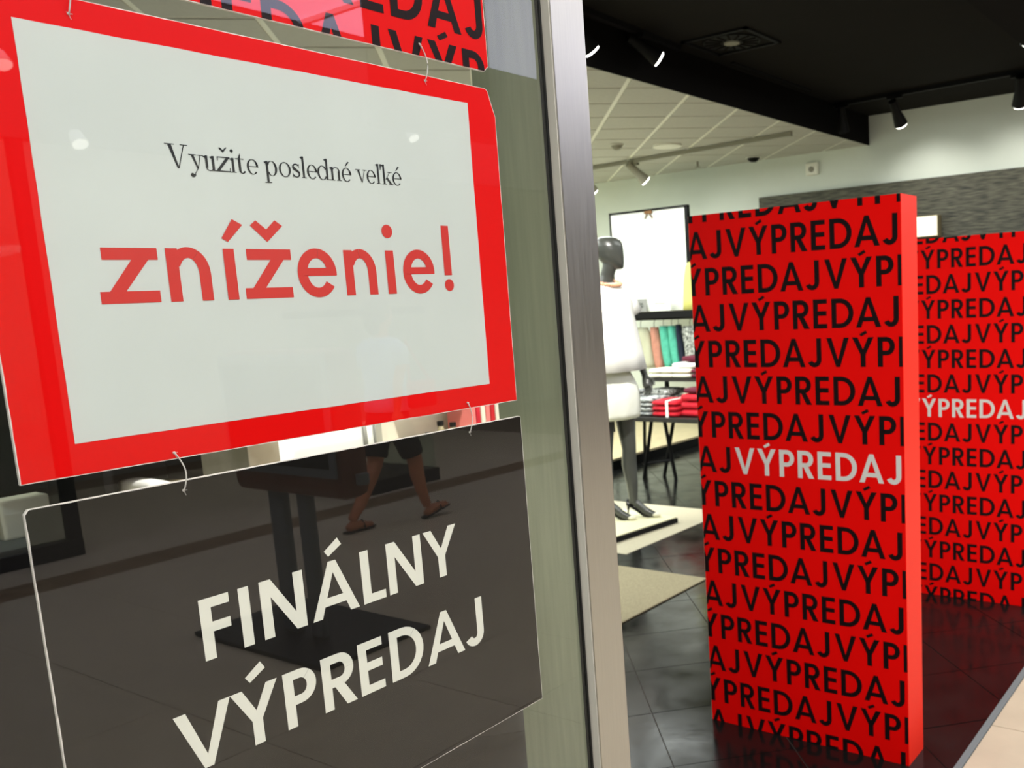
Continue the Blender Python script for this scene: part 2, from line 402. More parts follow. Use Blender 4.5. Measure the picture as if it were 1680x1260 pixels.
# header over glass, mall ceiling with skylight
tag(MB().box((-1.2, -6, 2.75), (-1.0, YW, 4.1)).build('wall_header', SOFF, loc=(-1.1, 2, 2.75)), 'dark fascia above the shop glass and entrance', 'wall', kind='structure')
tag(MB().box((-1.2, -6, 4.1), (2.9, 14, 4.2)).build('ceiling', MCEIL, loc=(1, 4, 4.1)), 'grey ceiling of the mall corridor', 'ceiling', kind='structure')
tag(MB().box((5.3, -6, 4.1), (9, 14, 4.2)).build('ceiling', SOFF, loc=(7, 4, 4.1)), 'dark ceiling of the shop across the corridor', 'ceiling', kind='structure')
sk = tag(MB().box((2.9, -6, 4.16), (5.3, 14, 4.2)).build('window_2', SKY, loc=(4, 4, 4.16)), 'long bright skylight over the mall corridor', 'window', kind='structure')
y = -4.2
while y < 14:
    MB().box((2.9, y-.02, 4.12), (5.3, y+.02, 4.16)).build('glazing_bar', WHITEB, sk); y += 3.2
hbn = empty('hanging_banner', (3.3, 5.0, 2.9), 'dark banner hanging under the mall skylight', 'banner')
MB().box((3.29, 4.44, 2.9), (3.31, 5.60, 4.12)).build('cloth', SOFF, hbn)
MB().tube([(3.3, 4.40, 2.9), (3.3, 5.64, 2.9)], .02, 8).build('rod', BLACK, hbn)
wall('wall_mall_near', (-1.05, -6.15, -.12), (9, -6, 4.2), WALLD, 'grey mall wall behind the camera')
wall('wall_mall_end', (-1.05, 14, -.12), (9, 14.15, 4.2), WALLD, 'grey mall wall at the far end of the corridor')
wall('wall_right', (8.8, -6, -.12), (8.95, 14, 4.2), WALLD, 'pale back wall of the shop across the corridor')

# ------------------------------------------------------------ the shop window: glass, gasket, steel column
GO, GI = -1.048, -1.054
wd = bpy.data.objects.new('window_1', None); wd.location = (-1.05, .1, 0); COL.objects.link(wd)
tag(wd, 'large clear shop window the signs hang behind', 'window', kind='structure')
MB().box((GI, -1.55, .05), (GO, 1.2125, 2.75)).build('pane', GLASS, wd)
MB().box((GI, -3.0, .05), (GO, -1.60, 2.75)).build('pane', GLASS, wd)
MB().box((-1.12, -1.60, 0), (-1.03, -1.55, 2.75)).build('mullion', STEEL, wd)
MB().box((-1.10, -3.0, 0), (-1.03, 1.212, .05)).build('sill', STEEL, wd)
MB().box((-1.056, 1.2125, .05), (-1.0465, 1.2165, 2.75)).build('gasket', GASK, wd)
cl = bpy.data.objects.new('steel_column', None); cl.location = (-1.12, 1.26, 0); COL.objects.link(cl)
tag(cl, 'brushed steel column at the end of the shop window', 'column', kind='structure')
MB().box((-1.052, 1.2188, 0), (-1.028, 1.303, 2.75)).build('column_face', STEEL, cl, bevel=.0012)
MB().box((-1.056, 1.2166, 0), (-1.0305, 1.2187, 2.75)).build('edge_strip', LITEDGE, cl)  # added strip, its brightness comes from the pale colour
MB().box((-1.215, 1.2175, 0), (-1.0562, 1.302, 2.75)).build('column_return', STEEL2, cl, bevel=.002)

# ------------------------------------------------------------ hanging boards behind the glass
GB = -1.058; S = 1.058/1.05
def gy(y): return y*S
def gz(z): return 1.6+(z-1.6)*S
def jag(pts, step=.012, amp=.0006):
    out = []
    for i in range(len(pts)):
        a, b = Vector(pts[i]), Vector(pts[(i+1) % len(pts)]); n = max(1, int((b-a).length/step))
        nr = Vector((-(b-a).y, (b-a).x)).normalized()
        for k in range(n): out.append(tuple(a+(b-a)*k/n+nr*(random.uniform(0, amp) if k else 0)))
    return out
def prism_x(pts, x0, x1):
    n = len(pts); return MB().add([(x0, p[0], p[1]) for p in pts]+[(x1, p[0], p[1]) for p in pts],
        [tuple(range(n)), tuple(range(2*n-1, n-1, -1))]+[((i+1) % n, i, n+i, n+(i+1) % n) for i in range(n)])
def face_x(pts, x):
    return MB().add([(x, p[0], p[1]) for p in pts], [tuple(range(len(pts)))])
def board(name, pts, printm, label, pname, inset=.0007):
    pts = [(gy(a), gz(b)) for a, b in pts]
    cy = sum(p[0] for p in pts)/len(pts); z0 = min(p[1] for p in pts)
    e = empty(name, (GB, cy, z0), label, 'sign')
    prism_x(pts, GB, GB-.004).build('foam_board', FOAM, e)
    c = Vector((sum(p[0] for p in pts)/len(pts), sum(p[1] for p in pts)/len(pts)))
    ins = []
    for p in pts:
        d = Vector(p)-c; ins.append((p[0]-math.copysign(inset, d.x), p[1]-math.copysign(inset, d.y)))
    face_x(jag(ins), GB+.0003).build(pname, printm, e)
    return e
def onx(dx): return lambda x, y: (GB+dx, x, y)
def gt(pts):   # measured on the glass line, moved to the board plane
    return [(p[0]*1.058/1.045, 1.6+(p[1]-1.6)*1.058/1.045) for p in pts]

# upper board, continuing above the frame
b0 = board('hanging_sale_board', [(.39, 1.9557), (1.0800, 1.9557), (1.0895, 1.9640), (1.0895, 2.436), (.39, 2.436)], RED,
           'red board printed with rows of black letters, topmost of three hanging signs', 'red_print')
blk = []
for k in range(-1, 5):
    zb = 1.910+.0903*k; o = .420 if k % 2 == 0 else .616
    for n in range(-2, 3):
        for ch, a, b in DESIGN:
            xa = o+(n*PER+a)*.755; xb = xa+(b-a)*.755
            if xb < .39 or xa > 1.0885: continue
            ACC[0] = 1.045
            for p in cap(ch, xa, xb, .072, .0132):
                q = rect_clip([(x, y+zb) for x, y in p], .392, 1.088, 1.9565, 2.435)
                if q: blk.append(gt(q) if False else [(gy(x), gz(y)) for x, y in q])
            ACC[0] = 1.087
print_mesh(blk, onx(.0006), 'black_lettering', INK, b0)

# middle board: red with white paper
b1 = board('hanging_discount_sign', [(.3906, 1.4512), (1.0955, 1.4530), (1.0965, 1.892), (1.0835, 1.9285), (1.0790, 1.9312), (.39, 1.9312)], RED,
           'red board holding a white sheet with large red lettering, middle of three hanging signs', 'red_border')
pp = jag([(gy(.4445), gz(1.4845)), (gy(1.0375), gz(1.4855)), (gy(1.0395), gz(1.9045)), (gy(.4452), gz(1.9010))], .03, .0006)
prism_x(pp, GB+.0007, GB+.0004).build('paper_sheet', PAPER, b1)
# --- big red word
H0 = 1.6268
def zglyph(a, b, top, t=.0127, sk=0):
    H = top-H0
    return [R4(a+.006, H-t, b+.001, H), R4(a, 0, b-.001, t), [(a, 0), (a+.0265, t), (b+.001, H), (b-.0255, H-t)][0:4],
            [(a, 0), (a+.0245, t*.98), (b+.001, H), (b-.0270, H-t*.98)]]
def nglyph(a, b, H=.0583, t=.0135):
    m = (a+b)/2; rx = (b-a)/2; yc = .0300
    return [R4(a, 0, a+t, H), R4(b-t, 0, b, yc+.001)]+arc(m, yc, rx, .0298, rx-t, .0178, 0, 152, 18)
def eglyph(cx, rx, ry=.0306, t=.0140, h=.0122):
    cy = ry-.0012; P = arc(cx, cy, rx, ry, rx-t, ry-h, 8, 325, 30)
    P.append(R4(cx-rx+t*.7, cy-.0035, cx+rx-.0006, cy+.0062)); P += arc(cx, cy, rx, ry, rx-t, ry-h, -6, 8, 2)
    return P
def iglyph(a, b, dot=None):
    P = [R4(a, 0, b, .0583)]
    if dot: P += [[(dot[0]+dot[2]*math.cos(2*PI*i/20), dot[1]+dot[2]*math.sin(2*PI*i/20)) for i in range(20)]]
    return P
W1 = zglyph(.4872, .5500, 1.6851)+nglyph(.5597, .6089)+iglyph(.6262, .6397)
W1 += [[(.6265, .0702), (.6339, .0661), (.6539, .0860), (.6418, .0923)]]
W1 += zglyph(.6490, .7125, 1.6851)
W1 += [[(.6638, .0857), (.6841, .0668), (.6843, .0816), (.6715, .0920)], [(.6841, .0668), (.7062, .0863), (.6966, .0928), (.6843, .0816)]]
W1 += eglyph(.7487, .0283)+nglyph(.7900, .8398)+iglyph(.8570, .8708, (.8637, .0839, .0090))+eglyph(.9133, .0283)
W1 += [R4(.9605, .0238, .9745, .0945), [(.9680+.0087*math.cos(2*PI*i/20), .0096+.0087*math.sin(2*PI*i/20)) for i in range(20)]]
print_mesh([gt([(x, H0-.0015+y+(x-.4872)*.0062) for x, y in p]) for p in W1], onx(.0010), 'red_lettering', PRED, b1)
# --- fine serif line
T = []; HL = .00075
def seg(x0, y0, x1, y1, w0, w1=None):
    w1 = w0 if w1 is None else w1; T.append([(x0-w0/2, y0), (x0+w0/2, y0), (x1+w1/2, y1), (x1-w1/2, y1)])
def hb(x0, x1, y, h=HL): T.append(R4(x0, y, x1, y+h))
def ring(cx, rx, X=.0160, a0=0, a1=360, t=.0027, cy=None, ry=None):
    cy = X/2 if cy is None else cy; ry = X/2+.0006 if ry is None else ry
    T.extend(arc(cx, cy, rx, ry, rx-t, ry-HL, a0, a1, 24))
def ball(x, y, r): T.append([(x+r*math.cos(2*PI*i/12), y+r*math.sin(2*PI*i/12)) for i in range(12)])
X = .0160; C = .0252; st = .0029
def stem(x, y0, y1, serif=True, top=True):
    T.append(R4(x-st/2, y0, x+st/2, y1))
    if serif: hb(x-.0036, x+.0036, y0)
    if top: T.append([(x-.0042, y1-.0012), (x-st/2, y1-.0030), (x+st/2, y1), (x-.0005, y1)])
def e_(cx, rx, acute=False):
    ring(cx, rx, a0=2, a1=318); hb(cx-rx+.001, cx+rx-.0006, X*.50); T.extend(arc(cx, X/2, rx, X/2+.0006, rx-.0024, X/2, -2, 26, 3))
    if acute: T.append([(cx-.0015, X+.0025), (cx-.0003, X+.0022), (cx+.0052, X+.0075), (cx+.0028, X+.0083)])
def v_(a, b):
    m = (a+b)/2+.0006; seg(m, 0, a+.0042, X, .0016, .0030); seg(m, 0, b-.0034, X, .0008); hb(a, a+.0078, X-HL); hb(b-.0064, b, X-HL)
# V y u z i t e
seg(.5872, 0, .5795, C, .0020, .0042); seg(.5876, 0, .5958, C, .0012, .0010); hb(.5742, .5852, C-HL); hb(.5915, .6000, C-HL)
seg(.6096, .0010, .6040, X, .0018, .0032); seg(.6096, .0010, .6135, X, .0009); seg(.6042, -.0062, .6100, .0022, .0010); hb(.5998, .6088, X-HL); hb(.6102, .6168, X-HL)
ball(.6022, -.0058, .0020); T.extend(arc(.6030, -.0052, .0032, .0030, .0022, .0020, -120, 10, 8))
stem(.6202, .003, X, False); stem(.6278, 0, X, False); hb(.6278, .6312, 0); T.extend(arc(.6236, .0038, .0049, .0042, .0034, .0033, -180, 0, 12))
hb(.6330, .6484, X-HL, .0010); hb(.6302, .6482, 0, .0010); T.append([(.6302, 0), (.6342, 0), (.6484, X), (.6444, X)]); seg(.6334, X-.0040, .6334, X, .0010); seg(.6476, 0, .6480, .0046, .0010)
T.append([(.6362, C+.0003), (.6410, C-.0046), (.6412, C-.0014), (.6376, C+.0013)]); T.append([(.6410, C-.0046), (.6462, C+.0012), (.6452, C+.0018), (.6412, C-.0014)])
stem(.6518, 0, X); ball(.6516, C-.0016, .0019)
T.append(R4(.6586, .002, .6615, X+.001)); T.append([(.6586, X), (.6615, X), (.6615, C-.003)]); hb(.6550, .6655, X-HL); T.extend(arc(.6630, .0036, .0044, .0042, .0018, .0032, -180, -20, 8))
e_(.6762, .0073)
# p o s l e d n e
stem(.6950, -.0085, X); hb(.6905, .6995, -.0085); T.extend(arc(.7010, X/2, .0072, X/2+.0006, .0043, X/2, -150, 150, 20))
ring(.7187, .0081)
T.extend(arc(.7340, X*.74, .0050, X*.27, .0028, X*.19, 30, 250, 10)); T.append([(.7295, X*.66), (.7318, X*.76), (.7396, X*.40), (.7378, X*.26)]); T.append([(.7293, X*.68), (.7310, X*.54), (.7390, X*.24), (.7370, X*.44)])
T.extend(arc(.7342, X*.27, .0052, X*.28, .0030, X*.20, -160, 50, 10)); seg(.7296, 0, .7294, .0050, .0007); seg(.7382, X-.0048, .7384, X, .0007)
stem(.7445, 0, C); e_(.7567, .0073)
T.extend(arc(.7716, X/2, .0074, X/2+.0006, .0045, X/2, 30, 330, 20)); stem(.7785, 0, C, False); hb(.7785, .7830, 0)
stem(.7862, 0, X); stem(.7960, 0, X*.7, True, False); T.extend(arc(.7918, X*.66, .0057, X*.36, .0042, X*.31, 0, 150, 10))
e_(.8078, .0073, True)
# v e l' k e
v_(.8220, .8400); e_(.8466, .0073); stem(.8585, 0, C); T.append([(.8622, C-.0075), (.8630, C-.0075), (.8650, C), (.8618, C)])
stem(.8680, 0, C); seg(.8700, X*.36, .8780, X, .0009); T.append([(.8708, X*.48), (.8730, X*.62), (.8812, 0), (.8778, 0)]); hb(.8752, .8826, 0); hb(.8740, .8812, X-HL)
e_(.8895, .0077, True)
print_mesh([gt([(x, 1.7712+y*1.03+(x-.587)*.0105) for x, y in p]) for p in T], onx(.0010), 'serif_lettering', PBLK, b1)

# lower board: black with ivory capitals
b2 = board('hanging_final_sale_sign', [(.3900, .9380), (1.1010, .9430), (1.1005, 1.4262), (1.0955, 1.4272), (.3935, 1.4262), (.3895, 1.4215)], BLKB,
           'black board reading in ivory capitals, lowest of three hanging signs', 'black_print')
L1 = [('F', .5446, .5808), ('I', .5925, .6060), ('N', .6196, .6789), ('Á', .6869, .7585), ('L', .7657, .8027), ('N', .8092, .8700), ('Y', .8752, .9379)]
L2 = [('V', .4991, .5667), ('Ý', .5667, .6280), ('P', .6355, .6812), ('R', .6898, .7398), ('E', .7467, .7866), ('D', .7988, .8577), ('A', .8635, .9356), ('J', .9372, .9768)]
lt = []
for L, zb in ((L1, 1.2133), (L2, 1.0888)):
    for ch, a, b in L: lt += [gt([(x, y+zb) for x, y in p]) for p in cap(ch, a, b, .0731, .0136)]
print_mesh(lt, onx(.0006), 'ivory_lettering', SIGNW, b2)

# cords
def cord(p0, p1, bulge, label, par):
    (y0, z0), (y1, z1) = [(gy(a), gz(b)) for a, b in (p0, p1)]
    pts = []
    for i in range(13):
        t = i/12; s = math.sin(PI*t)
        pts.append((GB+.0022+.003*s*.6, y0+(y1-y0)*t+bulge*s, z0+(z1-z0)*t))
    pts = [(GB-.001, y0, z0)]+pts+[(GB-.001, y1, z1)]
    e = MB().tube(pts, .0008, 7).build('cord', CORD, par, smooth=True); e['label'] = label
    for (y, z) in ((y0, z0), (y1, z1)):
        MB().ell((GB+.0012, y, z), (.0012, .0018, .0016), 8, 6).build('knot', CORD, e, smooth=True)
        for a in (.5, 2.2, -1.2):
            MB().tube([(GB+.001, y, z), (GB+.002, y+.004*math.cos(a), z+.004*math.sin(a)-.002)], .0003, 4).build('frayed_end', CORD, e)
    return e
cord((.4985, 1.965), (.4975, 1.915), .003, 'short cord tying the left end of the middle red sign to the topmost board', b1)
cord((.9560, 1.972), (.9600, 1.9235), .007, 'white cord looped between topmost and middle signs near their right end', b1)
cord((.5430, 1.459), (.5480, 1.4150), .006, 'clear cord tying the black sign to the red one, left of the pair', b2)
cord((.9880, 1.462), (.9870, 1.4170), .005, 'clear cord tying the black sign to the red one, right of the pair', b2)

# ------------------------------------------------------------ red display stands
def stand(x0, y0, sc, label, dep=.145):
    Wd = .784*sc; Hh = 1.889*sc
    e = empty('display_stand', (x0+Wd/2, y0+dep/2, 0), label, 'display stand')
    MB().box((x0+.001, y0+.002, 0), (x0+Wd-.002, y0+dep, Hh-.001)).build('card_body', CARD, e)
    MB().box((x0+.003, y0, .0), (x0+Wd, y0+.0018, Hh)).build('front_panel', BOXRED, e)
    MB().box((x0+Wd-.0018, y0+.0018, .0), (x0+Wd+.001, y0+dep-.003, Hh)).build('side_panel', SIDERED, e)
    blk, wht = pattern(Wd, Hh, (1.7365+.1275)*sc, (-.116, .154), .1275*sc, .0955*sc, sc, 0, 16, white=7)
    fn = lambda x, y: (x0+x, y0-.0008, y)
    blk = [[(max(.0035, x), y) for x, y in p] for p in blk]
    print_mesh(blk, fn, 'black_lettering', INK, e); print_mesh(wht, fn, 'white_lettering', INKW, e)
    return e
stand(-1.831, 2.839, 1.0, 'tall red card stand covered in black lettering, nearest the steel column')
stand(-1.842, 4.62, .972, 'red lettered card stand standing behind the nearer one, at the right edge')

# ------------------------------------------------------------ back wall: dark panel, light box
dp = tag(MB().box((-5.08, YW-.05, .4), (-1.06, YW, 2.67)).build('wall_panel', SLATE, loc=(-3, YW-.03, .4), bevel=.004), 'dark striated wall panel high behind the red stands', 'wall panel')
lb = empty('light_box', (-3.2, YW-.1, 2.09), 'small cream light box on the dark wall panel', 'light box')
MB().box((-3.45, YW-.15, 2.09), (-3.03, YW-.05, 2.30)).build('housing', KHAKI, lb, bevel=.004)
MB().box((-3.44, YW-.156, 2.10), (-3.04, YW-.15, 2.29)).build('lit_face', mat('lit_cream_face', (250, 244, 220), .5, emit=(250, 240, 212), es=.75), lb)

# ------------------------------------------------------------ track lights
def track(name, p0, p1, m, label):
    e = empty(name, p0, label, 'track'); d = (Vector(p1)-Vector(p0)); L = d.length; az = math.atan2(d.y, d.x)
    mt = Matrix.Translation(Vector(p0)) @ Matrix.Rotation(az, 4, 'Z')
    MB().box((0, -.018, 0), (L, .018, .035), mt).build('rail', m, e)
    MB().box((-.02, -.022, -.004), (0, .022, .037), mt).build('end_cap', m, e); MB().box((L, -.022, -.004), (L+.02, .022, .037), mt).build('end_cap', m, e); return e
track('light_track', (-3.9+.15, 8.50, ZD-.036), (-1.3, 8.42, ZD-.036), BLACK, 'black lighting track along the far side of the dark ceiling')
track('light_track', (-3.62, 3.6, ZD-.036), (-3.72, 5.75, ZD-.036), BLACK, 'black lighting track running beside the soffit')
track('light_track', (-1.46, 4.6, ZD-.036), (-1.46, 7.6, ZD-.036), BLACK, 'black lighting track at the top right corner of the view')
track('light_track', (-7.6, 8.30, ZW-.036), (-4.0, 8.00, ZW-.036), GREYP, 'grey lighting track under the white ceiling')
def head(loc, tgt, m, label, ztop, lit=True, s=1.0, power=0, group=None):
    e = empty('spotlight', (loc[0], loc[1], ztop-.036), label, 'spotlight', group)
    d = (Vector(tgt)-Vector(loc)).normalized(); q = d.to_track_quat('Z', 'Y').to_matrix().to_4x4()
    MB().box((loc[0]-.06*s, loc[1]-.02, ztop-.062), (loc[0]+.06*s, loc[1]+.02, ztop-.036)).build('adapter', m, e, bevel=.003)
    MB().tube([(loc[0], loc[1], ztop-.06), (loc[0], loc[1], loc[2]+.01)], .012, 8).build('yoke', m, e)
    L = .15*s
    MB().lathe([(.0, -.06*s), (.03*s, -.06*s), (.033*s, 0), (.036*s, L*.35), (.052*s, L), (.046*s, L), (.044*s, L-.01)], loc, 20, q).build('lamp_can', m, e, smooth=False)
    MB().lathe([(.0, L-.004), (.0455*s, L-.004), (.0455*s, L+.012), (.0, L+.012)], loc, 20, q).build('lamp_face', LAMP if lit else BLACK, e)
    if power: spot('spot_beam', tuple(Vector(loc)+d*(L+.04)), tgt, power, 95, blend=1.0)
    return e
head((-3.68, 8.47, 3.24), (-3.70, 8.7, 2.5), BLACK, 'black track spotlight beside the soffit corner, turned away unlit', ZD, False, 1.05)
head((-3.16, 8.46, 3.22), (-3.1, 9.38, 2.3), BLACK, 'lit black track spotlight second from the soffit corner', ZD, True, 1.2, 22)
head((-2.05, 8.43, 3.24), (-2.3, 9.38, 2.3), BLACK, 'lit black track spotlight at the right edge of the view', ZD, True, 1.3, 22)
head((-3.71, 5.25, 3.27), (-3.2, 6.0, 2.72), BLACK, 'lit black spotlight aimed along the dark ceiling beside the soffit', ZD, True, 1.1, 0)
head((-3.72, 4.62, 3.25), (-3.5, 5.4, 2.4), BLACK, 'lit black spotlight half hidden by the steel column', ZD, True, 1.1, 0)
head((-1.47, 5.9, 3.22), (-1.05, 6.2, 2.3), BLACK, 'large black track spotlight at the top right corner', ZD, True, 1.6, 0)
head((-5.92, 8.17, 2.98), (-5.62, 8.7, 2.45), GREYP, 'grey track spotlight on the grey track under the white ceiling', ZW, True, 1.2, 10)
head((-6.62, 8.22, 2.96), (-6.5, 9.2, 1.9), GREYP, 'grey track spotlight beside the steel column edge', ZW, True, 1.2, 8)
spot('mannequin_beam', (-2.7, 3.4, 3.2), (-4.05, 5.35, 1.25), 480, 34)  # added spot without a fixture, whitens the mannequin's clothes
spot('mannequin_beam', (-5.0, 4.2, 3.0), (-4.1, 5.4, 1.4), 60, 50)
spot('table_beam', (-4.6, 6.0, 3.0), (-5.2, 7.4, .8), 90, 60)

# ceiling fittings
vt = empty('air_diffuser', (-3.40, 5.95, ZD-.02), 'square air diffuser with round centre in the dark ceiling', 'air vent')
fr = MB()
for a, b in (((-3.66, 5.70), (-3.14, 5.73)), ((-3.66, 6.17), (-3.14, 6.20)), ((-3.66, 5.70), (-3.63, 6.20)), ((-3.17, 5.70), (-3.14, 6.20))):
    fr.box((a[0], a[1], ZD-.014), (b[0], b[1], ZD))
fr.build('frame', BLACK, vt)
MB().lathe([(.06, 0), (.20, 0), (.20, .008), (.06, .008)], (-3.40, 5.95, ZD-.010), 28).build('ring', BLACK, vt)
for i in range(16):
    a = 2*PI*i/16; m = Matrix.Translation((-3.40, 5.95, ZD-.016)) @ Matrix.Rotation(a, 4, 'Z')
    MB().box((.08, -.006, 0), (.19, .006, .006), m).build('vane', DARKC, vt)
MB().lathe([(0, 0), (.055, 0), (.055, .01), (0, .01)], (-3.40, 5.95, ZD-.018), 20).build('hub', GREYP, vt)
sd = empty('slot_diffuser', (-3.68, 7.1, ZD-.01), 'long thin slot vent in the dark ceiling', 'air vent')
MB().box((-3.70, 6.45, ZD-.012), (-3.67, 7.8, ZD)).build('slot', BLACK, sd)
dl = empty('downlight', (-5.17, 7.72, ZW-.01), 'round bright downlight in the white ceiling', 'downlight')
MB().lathe([(.10, .0), (.14, 0), (.14, .02), (.10, .02)], (-5.17, 7.72, ZW-.014), 26).build('bezel', TBAR, dl)
MB().lathe([(0, 0), (.10, 0), (.10, .01), (0, .01)], (-5.17, 7.72, ZW-.008), 26).build('lamp_face', LAMP, dl)
def dome(x, y, m, label, cat, r=.05):
    e = empty('ceiling_sensor', (x, y, ZW-.05), label, cat)
    MB().lathe([(r*1.2, .05), (r*1.2, .038), (r, .035), (r*.9, .02), (r*.5, .003), (.001, 0)], (x, y, ZW-.05), 18).build('dome', m, e, smooth=True)
    MB().lathe([(r*1.35, 0), (r*1.35, .008)], (x, y, ZW-.012+.004), 18).build('collar', TBAR, e)
dome(-5.46, 7.30, GREYP, 'grey smoke detector on the white ceiling left of the downlight', 'smoke detector')
dome(-5.00, 9.12, BLACK, 'small dark camera dome on the white ceiling near the wall', 'camera dome', .06)
sp = empty('sprinkler', (-5.55, 8.86, ZW-.07), 'small sprinkler head on the white ceiling between track and wall', 'sprinkler')
MB().tube([(-5.55, 8.86, ZW), (-5.55, 8.86, ZW-.05)], .012, 8).build('pipe', GREYP, sp)
MB().lathe([(0, 0), (.03, 0), (.03, .004), (0, .004)], (-5.55, 8.86, ZW-.06), 12).build('deflector', GREYP, sp)
al = empty('alarm_box', (-4.42, YW-.03, 2.86), 'small white alarm box high on the pale wall below the soffit', 'alarm')
MB().box((-4.50, YW-.05, 2.84), (-4.36, YW, 2.97)).build('case', TBAR, al, bevel=.01)
MB().lathe([(0, 0), (.03, 0), (.03, .01), (0, .01)], (-4.43, YW-.05, 2.90), 14, Matrix.Rotation(PI/2, 4, 'X')).build('lens', GREYP, al)

# ------------------------------------------------------------ mannequin (faces right), built in local axes: +x = facing
def figure(name, mb, m, parent, vox=.008, smooth_it=6):
    o = mb.build(name, m, parent, local=True, smooth=True)
    r = o.modifiers.new('remesh', 'REMESH'); r.mode = 'VOXEL'; r.voxel_size = vox; r.use_smooth_shade = True
    s = o.modifiers.new('smooth', 'SMOOTH'); s.factor = .6; s.iterations = smooth_it
    return o
def hand(mb, wrist, d, side, s=1.0, curl=.35, palm_n=None):
    """hand from wrist along direction d; side = +1/-1 puts the thumb forward"""
    d = Vector(d).normalized(); pn = Vector(palm_n) if palm_n else Vector((0, side, 0)); ac = d.cross(pn).normalized()
    W = Vector(wrist); P = W+d*.085*s
    mb.tube([W-d*.02, W, W+d*.03*s, W+d*.06*s, P], [.024*s, .024*s, .034*s, .040*s, .036*s], 12, flat=1)
    for i, (off, L) in enumerate(((-.030, .068), (-.010, .078), (.011, .073), (.030, .058))):
        a = P-d*.012*s+ac*off*s; k1 = a+d*L*.45*s+pn*curl*.012; k2 = k1+d*L*.32*s+pn*curl*.03; k3 = k2+d*L*.25*s+pn*curl*.045
        mb.tube([a, k1, k2, k3], [.0105*s, .0098*s, .009*s, .007*s], 8)
    t0 = W+d*.025*s+ac*(-.028)*s; t1 = t0+(d*.5-ac*.75).normalized()*.035*s; t2 = t1+(d*.85-ac*.35+pn*.2).normalized()*.035*s; t3 = t2+(d+pn*.3).normalized()*.024*s
    mb.tube([t0, t1, t2, t3], [.014*s, .012*s, .0105*s, .008*s], 8)

MZ = .047
mn = empty('mannequin', (-4.105, 5.26, MZ), 'faceless grey mannequin in white top and white skirt beside the steel column', 'mannequin', rz=math.radians(-8))
b = MB()
hr = Matrix.Rotation(math.radians(42), 4, 'Z')     # head turned
hm = lambda p: hr @ Vector(p)+Vector((.034, .032, 0))
# head: egg with a flat face plane and jaw
HS = [(.046, 1.783, .022, .020), (.046, 1.790, .044, .036), (.034, 1.810, .066, .054), (.020, 1.840, .088, .068), (.008, 1.875, .104, .079), (-.004, 1.915, .111, .084),
      (-.012, 1.950, .110, .083), (-.018, 1.980, .098, .074), (-.022, 2.003, .070, .052), (-.024, 2.013, .030, .022)]
rs = []
for cx, z, rx, ry in HS:
    ring_ = []
    for j in range(24):
        a = 2*PI*j/24; x = cx+rx*math.cos(a); y = ry*math.sin(a)
        if x > .085: x = .085+(x-.085)*.35
        ring_.append(hm((x, y, z)))
    rs.append(ring_)
b.rings(rs)
b.tube([(-.012, 0, 1.60), (-.012, .006, 1.68), (.002, .016, 1.74), hm((-.012, 0, 1.80)), hm((-.005, 0, 1.84))], [.060, .052, .048, .050, .052], 18)
b.secs([(0, 0, 1.655, .05, .07), (-.005, 0, 1.64, .065, .13), (-.005, 0, 1.60, .085, .185), (0, 0, 1.54, .10, .175), (.008, 0, 1.45, .115, .155), (.006, 0, 1.36, .105, .14),
        (0, 0, 1.24, .085, .115), (0, 0, 1.14, .095, .14), (-.005, 0, 1.04, .112, .172), (0, 0, .96, .11, .175), (0, 0, .90, .10, .16)], 22)
LEG = {}
for sgn in (1, -1):
    fx0 = .065 if sgn > 0 else -.03; y = .088*sgn
    b.tube([(0, y, .95), (fx0*.3, y, .80), (fx0*.6, y*.95, .62), (fx0*.85, y*.9, .50), (fx0*.9-.012, y*.9, .38), (fx0, y*.9, .25), (fx0+.004, y*.9, .14), (fx0, y*.9, .10)],
           [.088, .084, .064, .052, .055, .044, .033, .034], 16)
    fr_ = Vector((math.cos(.35), math.sin(.35), 0))
    hl = Vector((fx0-.018, y*.9, .105)); LEG[sgn] = hl
    b.tube([hl+Vector((0, 0, .02)), hl+fr_*.055+Vector((0, 0, -.018)), hl+fr_*.11+Vector((0, 0, -.062)), hl+fr_*.155+Vector((0, 0, -.083)), hl+fr_*.205+Vector((0, 0, -.092))], [.030, .030, .030, .028, .014], 14)
    # arms
    sx = .07 if sgn > 0 else .0
    b.tube([(-.005, .165*sgn, 1.60), (-.01, .205*sgn, 1.52), (-.015, .225*sgn, 1.38), (.0, .232*sgn, 1.27), (sx*.55+.03, .228*sgn, 1.13), (sx+.05, .222*sgn, 1.02)],
           [.052, .047, .040, .036, .031, .022], 14)
    dd = (Vector((sx+.05, .222*sgn, 1.02))-Vector((sx*.55+.03, .228*sgn, 1.13))).normalized()
    hand(b, (sx+.05, .222*sgn, 1.015), dd, -sgn, 1.0, .5)
figure('body', b, MANN, mn, .006, 5)
